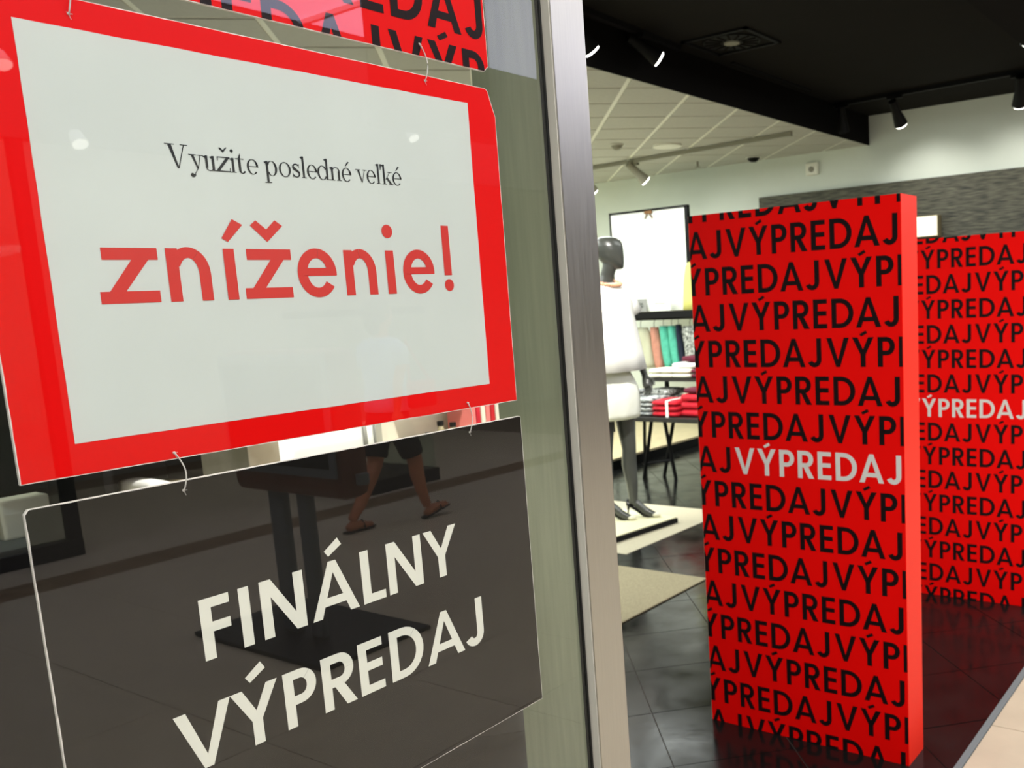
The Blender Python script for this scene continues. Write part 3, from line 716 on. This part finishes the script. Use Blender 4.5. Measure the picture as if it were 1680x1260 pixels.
# stockings: dark band under the skirt
# blouse
bl = MB(); Rg = [(0, 0, 1.690, .070, .082), (0, 0, 1.668, .085, .115), (-.002, 0, 1.640, .100, .165), (-.002, 0, 1.600, .118, .205), (0, 0, 1.55, .132, .222), (.003, 0, 1.50, .138, .208), (.008, 0, 1.42, .152, .215),
      (.010, 0, 1.32, .165, .232), (.012, 0, 1.20, .182, .256), (.014, 0, 1.075, .200, .280)]
bl.secs(Rg, 44, cap=False, wob=.018, wn=9)
for sgn in (1, -1):
    bl.tube([(0, .15*sgn, 1.61), (-.002, .205*sgn, 1.55), (-.004, .238*sgn, 1.475)], [.070, .078, .086], 20, cap=False)
o = bl.build('blouse', WCLO, mn, local=True, smooth=True, solid=.004)
MB().tube([(.115*math.cos(a)*.72+.0, .105*math.sin(a), 1.690-.012*math.cos(a)) for a in (2*PI*i/24 for i in range(25))], .007, 8, cap=False).build('collar', GREYB, mn, local=True, smooth=True)
skm = MB(); skm.secs([(0, 0, 1.10, .095, .125), (0, 0, 1.04, .120, .160), (0, 0, .98, .150, .190), (0, 0, .92, .166, .208), (0, 0, .84, .170, .212), (0, 0, .77, .166, .206), (0, 0, .735, .160, .198)], 44, cap=False, wob=.02, wn=11)
skm.build('skirt', SKIRTM, mn, local=True, smooth=True, solid=.006)
for i in range(30):
    a = 2*PI*i/30; bx = .098*math.cos(a)+.012; by = .100*math.sin(a)
    MB().ell((bx, by, 1.700-.026*math.cos(a)), (.0125, .0125, .0125), 10, 7).build('bead', BEAD, mn, local=True, smooth=True)
for sgn in (1, -1):
    hl = LEG[sgn]; fr_ = Vector((math.cos(.35), math.sin(.35), 0)); h = MB()
    h.tube([hl-fr_*.034+Vector((0, 0, .022)), hl-fr_*.024+Vector((0, 0, -.01)), hl+fr_*.04+Vector((0, 0, -.040)), hl+fr_*.10+Vector((0, 0, -.078)), hl+fr_*.155+Vector((0, 0, -.0915))], [.010, .028, .028, .030, .032], 14, flat=.55)
    h.tube([hl-fr_*.022+Vector((0, 0, -.012)), hl-fr_*.030+Vector((0, 0, -.06)), hl-fr_*.032+Vector((0, 0, -.1045))], [.016, .007, .005], 10)
    sh = h.build('court_shoe', BLKSHOE, mn, local=True, smooth=True)
    MB().ell(hl+fr_*.192+Vector((0, 0, -.088)), (.038, .026, .017), 14, 8, Matrix.Rotation(.35, 4, 'Z')).build('toe_cap', CREAM, sh, local=True, smooth=True)
pf = empty('mannequin_platform', (-4.3, 5.15, 0), 'low square cream topped platform with black edge under the mannequin', 'platform')
R_ = Matrix.Translation((-3.715, 5.437, 0)) @ Matrix.Rotation(math.radians(-7), 4, 'Z')
MB().box((-1.25, -.95, .0022), (0, 0, .037), R_).build('black_edge', BLACK, pf, bevel=.002)
MB().box((-1.242, -.942, .037), (-.008, -.008, .046), R_).build('top_sheet', TOPCREAM, pf, bevel=.002)

# ------------------------------------------------------------ merchandise behind the mannequin
tb = empty('display_table', (-4.75, 7.0, 0), 'dark trestle table loaded with folded clothes behind the mannequin', 'table')
MB().box((-5.45, 6.62, .545), (-4.0, 7.45, .585)).build('table_top', WOODD, tb, bevel=.003)
for p, q in (((-4.82, 6.72, .545), (-4.977, 6.772, 0)), ((-4.68, 6.72, .545), (-4.658, 6.82, 0)), ((-4.70, 6.90, .545), (-4.845, 6.907, 0)), ((-4.62, 7.36, .545), (-4.70, 7.40, 0)),
             ((-4.15, 6.72, .545), (-4.06, 6.76, 0)), ((-5.36, 7.36, .545), (-5.42, 7.40, 0))):
    MB().tube([p, q], .017, 8).build('leg', BLACK, tb)
MB().tube([(-4.935, 6.76, .14), (-4.665, 6.80, .18)], .011, 8).build('stretcher', BLACK, tb)
def folded(x0, x1, y0, y1, z0, h, m, label, n=1, group=None, parent=None, rz=0):
    """a folded garment with soft rounded front folds"""
    cx, cy = (x0+x1)/2, (y0+y1)/2; e = empty('folded_garment', (cx, cy, z0), label, 'garment', group)
    for k in range(n):
        hz = h/n; rs = []
        for i in range(7):
            t = i/6; x = x0+(x1-x0)*t; q = 1-.10*abs(2*t-1)**3; ring_ = []
            for j in range(16):
                a = 2*PI*j/16; c_, s_ = math.cos(a), math.sin(a)
                ring_.append(Vector((x, cy+(y1-y0)/2*math.copysign(abs(c_)**.45, c_)*(1+random.uniform(-.01, .01)), z0+hz*k+hz/2+hz/2*.97*q*math.copysign(abs(s_)**.6, s_))))
            rs.append(ring_)
        MB().rings(rs).build('fold', m, e, smooth=True)
    return e
TZ = .586
rg = folded(-4.76, -4.51, 6.66, 7.0, TZ, .145, CRIM, 'crimson folded garment tied with white ribbon on the trestle table', 3)
MB().box((-4.615, 6.652, TZ), (-4.59, 6.662, TZ+.142)).box((-4.615, 6.66, TZ+.139), (-4.59, 6.98, TZ+.146)).build('ribbon', WCLO, rg)
folded(-4.48, -4.26, 6.70, 7.0, TZ, .20, CRIM, 'second crimson folded garment behind the red stand edge', 3)
folded(-4.46, -4.28, 6.72, 6.92, TZ+.202, .05, WINE, 'wine coloured folded top on the second crimson pile')
folded(-5.00, -4.79, 6.68, 7.0, TZ, .16, GREYC, 'grey and white striped folded garments at the table front left', 4)
folded(-5.28, -5.04, 6.70, 7.0, TZ, .22, GREYC, 'taller stack of grey and white striped garments beside the mannequin skirt', 5)
folded(-5.10, -4.86, 7.06, 7.36, TZ, .20, PATT, 'grey mottled folded garment at the back of the table', 3)
# raised shelf on the table
sh = empty('table_riser', (-4.75, 7.2, TZ), 'dark riser shelf standing on the trestle table', 'shelf')
MB().box((-5.12, 7.04, TZ+.275), (-4.1, 7.44, TZ+.30)).build('shelf_board', WOODD, sh)
for x in (-5.115, -4.125): MB().box((x, 7.38, TZ), (x+.02, 7.43, TZ+.275)).build('leg', BLACK, sh)
for i, (x0, x1, m, lb_) in enumerate(((-5.08, -4.96, IVORY, 'ivory folded knit leftmost on the riser shelf'), (-4.95, -4.83, IVORY, 'ivory folded knit beside a black band, middle of the riser shelf'),
                                      (-4.82, -4.63, IVORY, 'wider ivory folded knit on the riser shelf'), (-4.61, -4.38, WINE, 'wine coloured folded knit on the riser shelf'))):
    folded(x0, x1, 7.08, 7.38, TZ+.301, .085, m, lb_, 2)
folded(-4.84, -4.42, 7.12, 7.38, TZ+.388, .05, WCLO, 'white folded blanket lying on top of the ivory knits')
folded(-4.74, -4.50, 7.14, 7.38, TZ+.440, .06, WINE, 'wine folded knit topmost on the riser shelf')
# stone dais behind
ds = empty('window_dais', (-7, 7.6, 0), 'low beige stone dais with black edge behind the trestle table', 'platform')
MB().box((-8.6, 6.2, .0), (-5.50, YW-.01, .085)).build('black_edge', BLACK, ds)
MB().box((-8.6, 6.21, .085), (-5.51, YW-.01, .105)).build('stone_top', BEIGE, ds)
# wall bay with rail and hanging garments
RY = 8.55
by = empty('clothes_rail', (-5.9, RY, .105), 'black clothes rail on the dais under the white board', 'clothes rail')
MB().tube([(-6.7, RY, 1.40), (-5.30, RY, 1.40)], .013, 8).build('rail', BLACK, by)
for x in (-6.68, -5.32): MB().tube([(x, RY, .105), (x, RY, 1.40)], .014, 8).build('upright', BLACK, by)
def hanging(x0, x1, z0, z1, m, label, tilt=.06, y=None, th=.05):
    yy = RY if y is None else y
    e = empty('hanging_garment', ((x0+x1)/2, yy, z0), label, 'garment'); rs = []
    n = 18
    for i in range(8):
        t = i/7; z = z1+(z0-z1)*t; s_ = 1 if i else .8; ring_ = []
        for j in range(n):
            a = 2*PI*j/n; c_ = math.copysign(abs(math.cos(a))**.6, math.cos(a)); s2 = math.sin(a)
            ring_.append(Vector(((x0+x1)/2+tilt*t+(x1-x0)/2*s_*c_, yy+th*s_*s2*(1+.25*math.sin(4*a+i)), z)))
        rs.append(ring_)
    MB().rings(rs).build('cloth', m, e, smooth=True)
    xm = (x0+x1)/2
    MB().tube([(xm, yy, z1-.01), (xm, yy, z1+.05), (xm+.012, yy, z1+.075), (xm, yy, z1+.09)], .003, 6).build('hook', BLACK, e)
    return e
hanging(-6.32, -6.10, .86, 1.31, ECRU, 'ecru garment hanging leftmost on the clothes rail')
hanging(-6.08, -5.97, .84, 1.31, PINKC, 'dusty pink garment hanging on the clothes rail')
hanging(-5.955, -5.845, .86, 1.32, TEALC, 'teal garment hanging on the rail, left one of two')
hanging(-5.84, -5.74, .86, 1.32, TEALC, 'brighter teal garment hanging on the rail next to the navy one')
hanging(-5.73, -5.67, .80, 1.33, NAVY, 'narrow navy garment hanging beside the teal ones')
hanging(-5.66, -5.44, .86, 1.31, PATT, 'mottled grey and white garment hanging at the right end of the rail')
# shelf over rail with board and cards
sv = empty('rail_shelf', (-5.9, RY, 1.46), 'narrow dark shelf above the clothes rail', 'shelf')
MB().box((-6.75, RY-.16, 1.455), (-5.28, RY+.14, 1.485)).build('shelf_board', KHAKI, sv)
for x in (-6.7, -5.33): MB().box((x, RY-.02, 1.40), (x+.02, RY+.02, 1.455)).build('bracket', BLACK, sv)
MB().box((-6.75, RY-.165, 1.41), (-5.28, RY-.16, 1.485)).build('front_lip', BLACK, sv)
wbd = empty('white_board', (-6.1, RY+.05, 1.485), 'large blank white board in a thin black frame standing on the shelf', 'board')
MB().box((-6.58, RY+.05, 1.486), (-5.56, RY+.075, 2.585)).build('panel', WHITEB, wbd)
fr = MB()
for a, c_ in (((-6.59, 1.486), (-6.575, 2.59)), ((-5.575, 1.486), (-5.535, 2.59)), ((-6.59, 2.578), (-5.535, 2.60))): fr.box((a[0], RY+.035, a[1]), (c_[0], RY+.085, c_[1]))
fr.build('frame', BLACK, wbd)
MB().box((-6.10, RY+.03, 2.55), (-6.00, RY+.05, 2.58)).tube([(-6.05, RY+.04, 2.57), (-6.10, RY+.04, 2.50)], .007, 6).tube([(-6.05, RY+.04, 2.57), (-6.0, RY+.04, 2.50)], .007, 6).build('clip', mat('brass_clip', (120, 84, 50), .4, metal=.6), wbd)
def card(x0, x1, z0, z1, m, label, y, lines, ink):
    e = empty('price_card', ((x0+x1)/2, y, z0), label, 'card'); MB().box((x0, y, z0), (x1, y+.012, z1)).build('plate', m, e, bevel=.001)
    k = MB(); random.seed(3)
    for (fx0_, fz, ln) in lines:
        x = x0+(x1-x0)*fx0_
        while x < x0+(x1-x0)*(fx0_+ln):
            wv = random.uniform(.010, .022); k.box((x, y-.001, z0+(z1-z0)*fz), (x+wv, y, z0+(z1-z0)*fz+.016)); x += wv+.006
    k.build('small_lettering', ink, e); return e
card(-6.26, -6.04, 1.487, 1.625, GREYB, 'grey card with dark lettering on the shelf beside the mannequin', RY-.10, [(.25, .35, .5), (.3, .55, .4)], PBLK)
card(-6.00, -5.72, 1.487, 1.63, WHITEB, 'white card with small grey lettering on the rail shelf', RY-.10, [(.25, .5, .45)], GREYB)
yl = MB().secs([(-5.50, RY-.02, 1.486, .115, .05), (-5.50, RY-.02, 1.60, .105, .05), (-5.50, RY-.01, 1.80, .09, .045), (-5.49, RY, 1.95, .075, .04), (-5.49, RY, 1.99, .04, .03)], 22, wob=.05, wn=5)
tag(yl.build('yellow_garment', YELL, loc=(-5.5, RY, 1.486), smooth=True), 'pale yellow draped garment standing at the right end of the rail shelf', 'garment')

# ------------------------------------------------------------ inside the shop window, seen between the signs
pt = empty('display_partition', (-3.66, 2.75, 0), 'bright white display partition seen in the gap between the hanging signs', 'partition')
MB().box((-3.72, 2.12, .10), (-3.66, 3.12, 1.30)).build('white_panel', WHITEB, pt, bevel=.004)
MB().box((-3.74, 2.08, 0), (-3.64, 3.14, .10)).build('plinth', BLACK, pt)
for y in (2.77, 2.83): MB().box((-3.655, y, .12), (-3.645, y+.018, 1.28)).build('hanging_strip', GREYB, pt)
spot('window_beam', (-2.4, 2.2, 3.0), (-3.65, 2.45, 1.1), 330, 55)
spot('window_beam', (-2.3, 3.2, 3.0), (-3.65, 2.95, 1.1), 220, 55)
spot('column_beam', (-2.0, -.2, 2.9), (-1.13, 1.22, .45), 75, 30)  # added spot without a fixture, brightens the lower column return
cb = empty('window_cabinet', (-3.7, 1.9, 0), 'dark cabinet with beige shelves seen left in the gap between the signs', 'cabinet')
MB().box((-4.05, 1.60, 0), (-4.0, 2.06, 1.9)).build('back_panel', BLACK, cb)
for y in (1.60, 2.03): MB().box((-4.0, y, 0), (-3.6, y+.03, 1.9)).build('upright', BLACK, cb)
for z in (.5, .88, 1.26): MB().box((-4.0, 1.63, z), (-3.62, 2.03, z+.025)).build('shelf_board', BEIGE, cb)
for i, (y0, y1, h) in enumerate(((1.66, 1.76, .06), (1.79, 1.88, .10), (1.90, 2.01, .07))):
    folded(-3.92, -3.66, y0, y1, .906, h, (IVORY, WCLO, KHAKI)[i], ('ivory folded cloth at the left end of the dark cabinet shelf', 'white folded cloth in the middle of the cabinet shelf', 'khaki folded cloth at the right end of the cabinet shelf')[i], 1)
bp_ = empty('black_pedestal', (-3.9, 1.36, 0), 'black pedestal with a beige block on it, left of the hanging signs', 'plinth')
MB().box((-4.1, 1.10, 0), (-3.7, 1.58, .84)).build('pedestal', BLACK, bp_, bevel=.004)
MB().box((-4.08, 1.12, .84), (-3.98, 1.38, .97)).build('beige_block', BEIGE, bp_, bevel=.01)
MB().box((-4.08, 1.40, .84), (-3.98, 1.57, .99)).build('beige_block', ECRU, bp_, bevel=.01)
sc2 = empty('dark_backdrop', (-4.6, 1.0, 0), 'added dark backdrop panel behind the black pedestal, hiding the bright shop wall', 'screen')  # added panel, keeps the view left of the signs dark
MB().box((-4.62, -.2, 0), (-4.58, 2.2, 2.3)).build('panel', SOFF, sc2)
MB().box((-4.75, -.1, 0), (-4.45, 0, .03)).build('foot', BLACK, sc2); MB().box((-4.75, 2.0, 0), (-4.45, 2.1, .03)).build('foot', BLACK, sc2)
mb_ = empty('marble_block', (-3.2, 1.95, 0), 'tall pale marbled block at the left end of the white partition', 'plinth')
MB().box((-3.30, 1.80, 0), (-3.0, 1.92, 1.22)).build('block', mat('pale_marble', (214, 208, 180), .4, col2=(170, 160, 130), nscale=5), mb_, bevel=.004)
su = empty('cream_shelving', (-3.1, 2.9, 0), 'cream shelving with small jars and pink covers seen right in the sign gap', 'shelving')
MB().box((-3.34, 2.60, 0), (-3.30, 3.36, 1.5)).build('back_panel', CREAM, su)
for z in (.60, 1.02, 1.40): MB().box((-3.30, 2.60, z), (-3.04, 3.36, z+.02)).build('shelf_board', CREAM, su)
for i, (y, h) in enumerate(((2.70, .05), (2.77, .09), (2.84, .075))):
    e = empty('jar', (-3.12, y, 1.021), ('small dark jar leftmost on the cream shelf', 'taller dark jar on the cream shelf', 'dark jar nearest the pink covers on the cream shelf')[i], 'jar')
    MB().lathe([(0, 0), (.02, 0), (.022, h*.7), (.013, h*.8), (.013, h)], (-3.12, y, 1.021), 12).build('glass_body', KHAKI, e, smooth=True)
    MB().lathe([(0, 0), (.015, 0), (.015, .018), (0, .018)], (-3.12, y, 1.021+h), 12).build('lid', BLACK, e)
BK = [(PINKB, 'pink book leftmost in the row on the cream shelf'), (CRIM, 'crimson book second in the row on the cream shelf'), (CREAM, 'cream book between the crimson and a pink one'),
      (PINKB, 'pink book in the middle of the shelf row'), (REDBAG, 'dark red book right of the middle pink one'), (CREAM, 'cream book second from the right end of the row'), (PINKB, 'pink book at the right end of the shelf row')]
for i, (m, lb_) in enumerate(BK):
    y = 2.92+i*.03
    tag(MB().box((-3.24, y, 1.021), (-3.08, y+.024, 1.20+.01*(i % 3))).build('book', m, loc=(-3.14, y, 1.021), bevel=.002), lb_, 'book', 'row of books on the cream shelf')

# ------------------------------------------------------------ corridor side (seen mirrored in the glass)
kx0, kx1 = 1.52, 2.40
kk = empty('information_kiosk', (2.1, 2.75, 0), 'brown and grey information kiosk on two posts, mirrored in the black sign', 'kiosk')
MB().box((1.56, 2.43, 0), (2.64, 3.06, .022)).build('base_plate', mat('kiosk_base_black', (26, 26, 27), .5), kk, bevel=.003)
MB().box((1.885, 2.66, .022), (1.985, 2.71, .80)).build('post', KGREY, kk, bevel=.02)
MB().box((2.09, 2.66, .022), (2.22, 2.71, .80)).build('post', KGREY, kk, bevel=.02)
MB().box((kx0, 2.60, .76), (kx1, 2.77, 1.46)).build('housing', KBROWN, kk, bevel=.05)
MB().box((kx0+.02, 2.585, .87), (kx1-.02, 2.60, 1.44)).build('screen_frame', KGREY, kk, bevel=.004)
MB().box((kx0+.06, 2.578, .915), (kx1-.06, 2.586, 1.40)).build('screen', KSCR, kk)
MB().lathe([(0, 0), (.03, 0), (.03, .05), (0, .05)], (1.50, 2.70, .83), 14).build('speaker_grille', KGREY, kk)

ps = empty('person', (3.68, 4.62, 0), 'person in dark shorts and light blue shirt walking past the kiosk, mirrored in the glass', 'person', rz=PI/2)
b = MB(); b.secs([(0, 0, 1.43, .05, .06), (0, 0, 1.40, .075, .13), (0, 0, 1.34, .10, .185), (0, 0, 1.22, .115, .17), (.005, 0, 1.08, .105, .145), (0, 0, .98, .11, .155), (0, 0, .88, .12, .175), (0, 0, .80, .11, .165), (0, 0, .76, .09, .14)], 20)
b.tube([(.0, 0, 1.38), (.008, 0, 1.46), (.012, 0, 1.54)], [.058, .052, .055], 14)
b.ell((.02, 0, 1.60), (.095, .076, .118), 18, 12); b.ell((.045, 0, 1.545), (.06, .052, .05), 14, 8)
b.ell((.118, 0, 1.595), (.016, .012, .022), 10, 6)                       # nose
b.ell((.100, 0, 1.555), (.012, .024, .007), 10, 6)                       # mouth
for s_ in (1, -1):
    b.ell((.008, .079*s_, 1.60), (.016, .010, .028), 10, 6)              # ears
    hip = (0, .085*s_, .84)
    if s_ > 0: L = [hip, (.07, .09, .66), (.14, .09, .48), (.15, .09, .36), (.18, .09, .22), (.22, .09, .10)]; foot = (.23, .09, .075, .10)
    else: L = [hip, (-.05, -.09, .66), (-.09, -.09, .48), (-.16, -.09, .36), (-.26, -.09, .20), (-.35, -.09, .09)]; foot = (-.36, -.09, .07, 0)
    b.tube(L, [.088, .076, .058, .055, .044, .034], 14)
    hx, hy, hz, ti = foot
    b.tube([(hx-.035, hy, .035), (hx, hy, hz-.02), (hx+.07, hy, .045+ti*.3), (hx+.13, hy, .032+ti*.45), (hx+.19, hy, .026+ti*.5)], [.026, .036, .034, .032, .020], 12)
    sw = -1 if s_ > 0 else 1
    sh_ = (0, .19*s_, 1.36); el = (-.02+.05*sw, .235*s_, 1.10); wr = (.06+.16*sw, .235*s_, .90)
    b.tube([(0, .14*s_, 1.37), sh_, (.01*sw, .222*s_, 1.23), el, ((el[0]+wr[0])/2, .238*s_, 1.0), wr], [.050, .048, .042, .036, .033, .024], 12)
    hand(b, wr, Vector(wr)-Vector(el), -s_, .92, .6)
figure('body', b, SKIN, ps, .0065, 4)
for s_ in (1, -1):
    MB().ell((.103, .030*s_, 1.618), (.008, .013, .008), 10, 6).build('eye', PBLK, ps, local=True, smooth=True)
hh = MB(); hh.ell((.0, 0, 1.63), (.108, .090, .118), 18, 12); hh.ell((-.06, 0, 1.55), (.052, .070, .10), 14, 9)
hr_ = hh.build('hair', HAIR, ps, local=True, smooth=True)
for v in hr_.data.vertices:
    if v.co.x > .055 and v.co.z < 1.675: v.co.x = .055
so = MB(); so.secs([(0, 0, 1.43, .075, .085), (0, 0, 1.405, .095, .15), (0, 0, 1.35, .118, .205), (0, 0, 1.22, .132, .190), (.005, 0, 1.08, .126, .172), (0, 0, .95, .134, .188), (0, 0, .88, .138, .195)], 28, cap=False, wob=.012, wn=7)
for s_ in (1, -1): so.tube([(0, .14*s_, 1.37), (0, .20*s_, 1.34), (.01*(-s_), .225*s_, 1.22)], [.062, .062, .060], 14, cap=False)
so.build('shirt', SHIRT, ps, local=True, smooth=True, solid=.004)
sh2 = MB(); sh2.secs([(0, 0, .93, .128, .180), (0, 0, .86, .132, .188), (0, 0, .79, .122, .18), (0, 0, .765, .11, .17)], 26)
sh2.tube([(0, .085, .84), (.07, .09, .66), (.12, .09, .53)], [.104, .096, .088], 18); sh2.tube([(0, -.085, .84), (-.05, -.09, .66), (-.08, -.09, .53)], [.104, .096, .088], 18)
sh2.build('shorts', SHORTS, ps, local=True, smooth=True)
for s_, (hx, ti) in ((1, (.23, .10)), (-1, (-.36, 0))):
    q = MB(); y = .09*s_
    q.add([], []); q.tube([(hx-.06, y, .010), (hx+.02, y, .012+ti*.15), (hx+.12, y, .010+ti*.42), (hx+.205, y, .012+ti*.52)], [.036, .038, .042, .028], 14, flat=.26)
    q.tube([(hx+.09, y-.042, .03+ti*.35), (hx+.10, y, .078+ti*.35), (hx+.09, y+.042, .03+ti*.35)], .009, 8)
    q.build('sandal', SANDAL, ps, local=True, smooth=True)
bg = empty('shoulder_bag', (3.42, 4.70, .92), 'red shoulder bag hanging at the walking person\'s side', 'bag')
MB().box((3.36, 4.60, .90), (3.43, 4.84, 1.10)).build('pouch', REDBAG, bg, bevel=.02)
MB().tube([(3.40, 4.62, 1.09), (3.44, 4.66, 1.25), (3.50, 4.70, 1.40), (3.47, 4.76, 1.25), (3.40, 4.82, 1.09)], .008, 8).build('strap', REDBAG, bg)

# opposite shopfront
op = bpy.data.objects.new('window_4', None); op.location = (5.2, 2, 0); COL.objects.link(op); tag(op, 'glazed shopfront across the corridor', 'window', kind='structure')
MB().box((5.17, -6, 0), (5.30, 3.04, .12)).build('plinth', BLACK, op)
MB().box((5.17, -6, 2.9), (5.30, 14, 4.1)).build('fascia', FASC, op)
for y in (-4.5, -2.0, .4, 1.75, 3.0): MB().box((5.18, y-.04, .12), (5.26, y+.04, 2.9)).build('post', BLACK, op)
ys = [-6, -4.5, -2.0, .4, 1.75, 3.0]
for a, c_ in zip(ys[:-1], ys[1:]): MB().box((5.215, a+.04, .12), (5.225, c_-.04, 2.9)).build('pane', GLASS2, op)
sc_ = empty('glass_showcase', (5.2, 5.6, 0), 'glass showcase on a black base at the entrance across the corridor', 'showcase')
MB().box((4.80, 5.12, 0), (5.62, 6.06, .12)).build('black_base', BLACK, sc_)
MB().box((4.82, 5.14, .12), (4.83, 6.04, 1.6)).build('pane', GLASS2, sc_)
MB().box((4.83, 5.14, .12), (5.60, 5.15, 1.6)).build('pane', GLASS2, sc_)
MB().box((4.83, 6.03, .12), (5.60, 6.04, 1.6)).build('pane', GLASS2, sc_)
MB().box((4.80, 5.12, 1.6), (5.62, 6.06, 1.66)).build('top_board', BLACK, sc_)
MB().box((4.90, 5.2, .55), (5.58, 5.98, .57)).build('shelf_board', CREAM, sc_)
area('opposite_shop_light', (7.0, 6.0, 3.9), 2.6, 170, (1, .98, .93), sy=6)
wall('wall_added_backdrop', (6.5, -6, 0), (6.6, 2.98, 4.1), SOFF, 'added dark backdrop behind the opposite window, keeping its reflection dark')  # added to block the bright shop interior from the glass reflection
for i, (y0, y1, h, m) in enumerate(((2.2, 2.85, .30, WHITEB), (1.0, 1.7, .44, BEIGE), (-.6, .2, .38, GREYB))):
    e = empty('plinth', (6.0, (y0+y1)/2, 0), ('white low plinth in the window across the corridor', 'beige plinth in the opposite window, nearest the camera', 'grey plinth in the opposite window, behind the camera')[i], 'plinth')
    MB().box((5.6, y0, 0), (6.3, y1, h)).build('block', m, e, bevel=.006); MB().box((5.59, y0-.01, h), (6.31, y1+.01, h+.02)).build('top', WHITEB, e)
for i, (x, y) in enumerate(((3.93, 2.5), (2.6, 1.2), (3.3, 7.9), (1.9, 5.2))):
    zz = 4.1
    if x > 2.9: zz = 4.12
    e = empty('mall_downlight', (x, y, zz-.03), ('round mall downlight nearest the camera', 'round mall downlight left of the camera', 'round mall downlight beyond the hanging banner', 'round mall downlight over the corridor centre')[i], 'downlight')
    MB().lathe([(.09, 0), (.12, 0), (.12, .03), (.09, .03)], (x, y, zz-.03), 22).build('bezel', TBAR, e)
    MB().lathe([(0, 0), (.09, 0), (.09, .02), (0, .02)], (x, y, zz-.022), 22).build('lamp_face', LAMPM, e)

for i, (y, z) in enumerate(((2.95, 3.42), (3.35, 2.96), (6.35, 3.33))):
    e = empty('fascia_lamp', (5.1, y, z), ('round fascia lamp over the opposite shopfront, nearest the camera', 'lower round fascia lamp beside the opposite entrance', 'round fascia lamp beyond the opposite entrance')[i], 'lamp')
    m_ = Matrix.Rotation(-(PI/2+.95), 4, 'Y')
    MB().lathe([(.0, 0), (.04, 0), (.058, .10), (.052, .10), (.0, .09)], (5.12, y, z), 20, m_).build('shade', TBAR, e)
    MB().lathe([(.0, .088), (.050, .088), (.050, .104), (.0, .104)], (5.12, y, z), 20, m_).build('lamp_face', FLAMP, e)
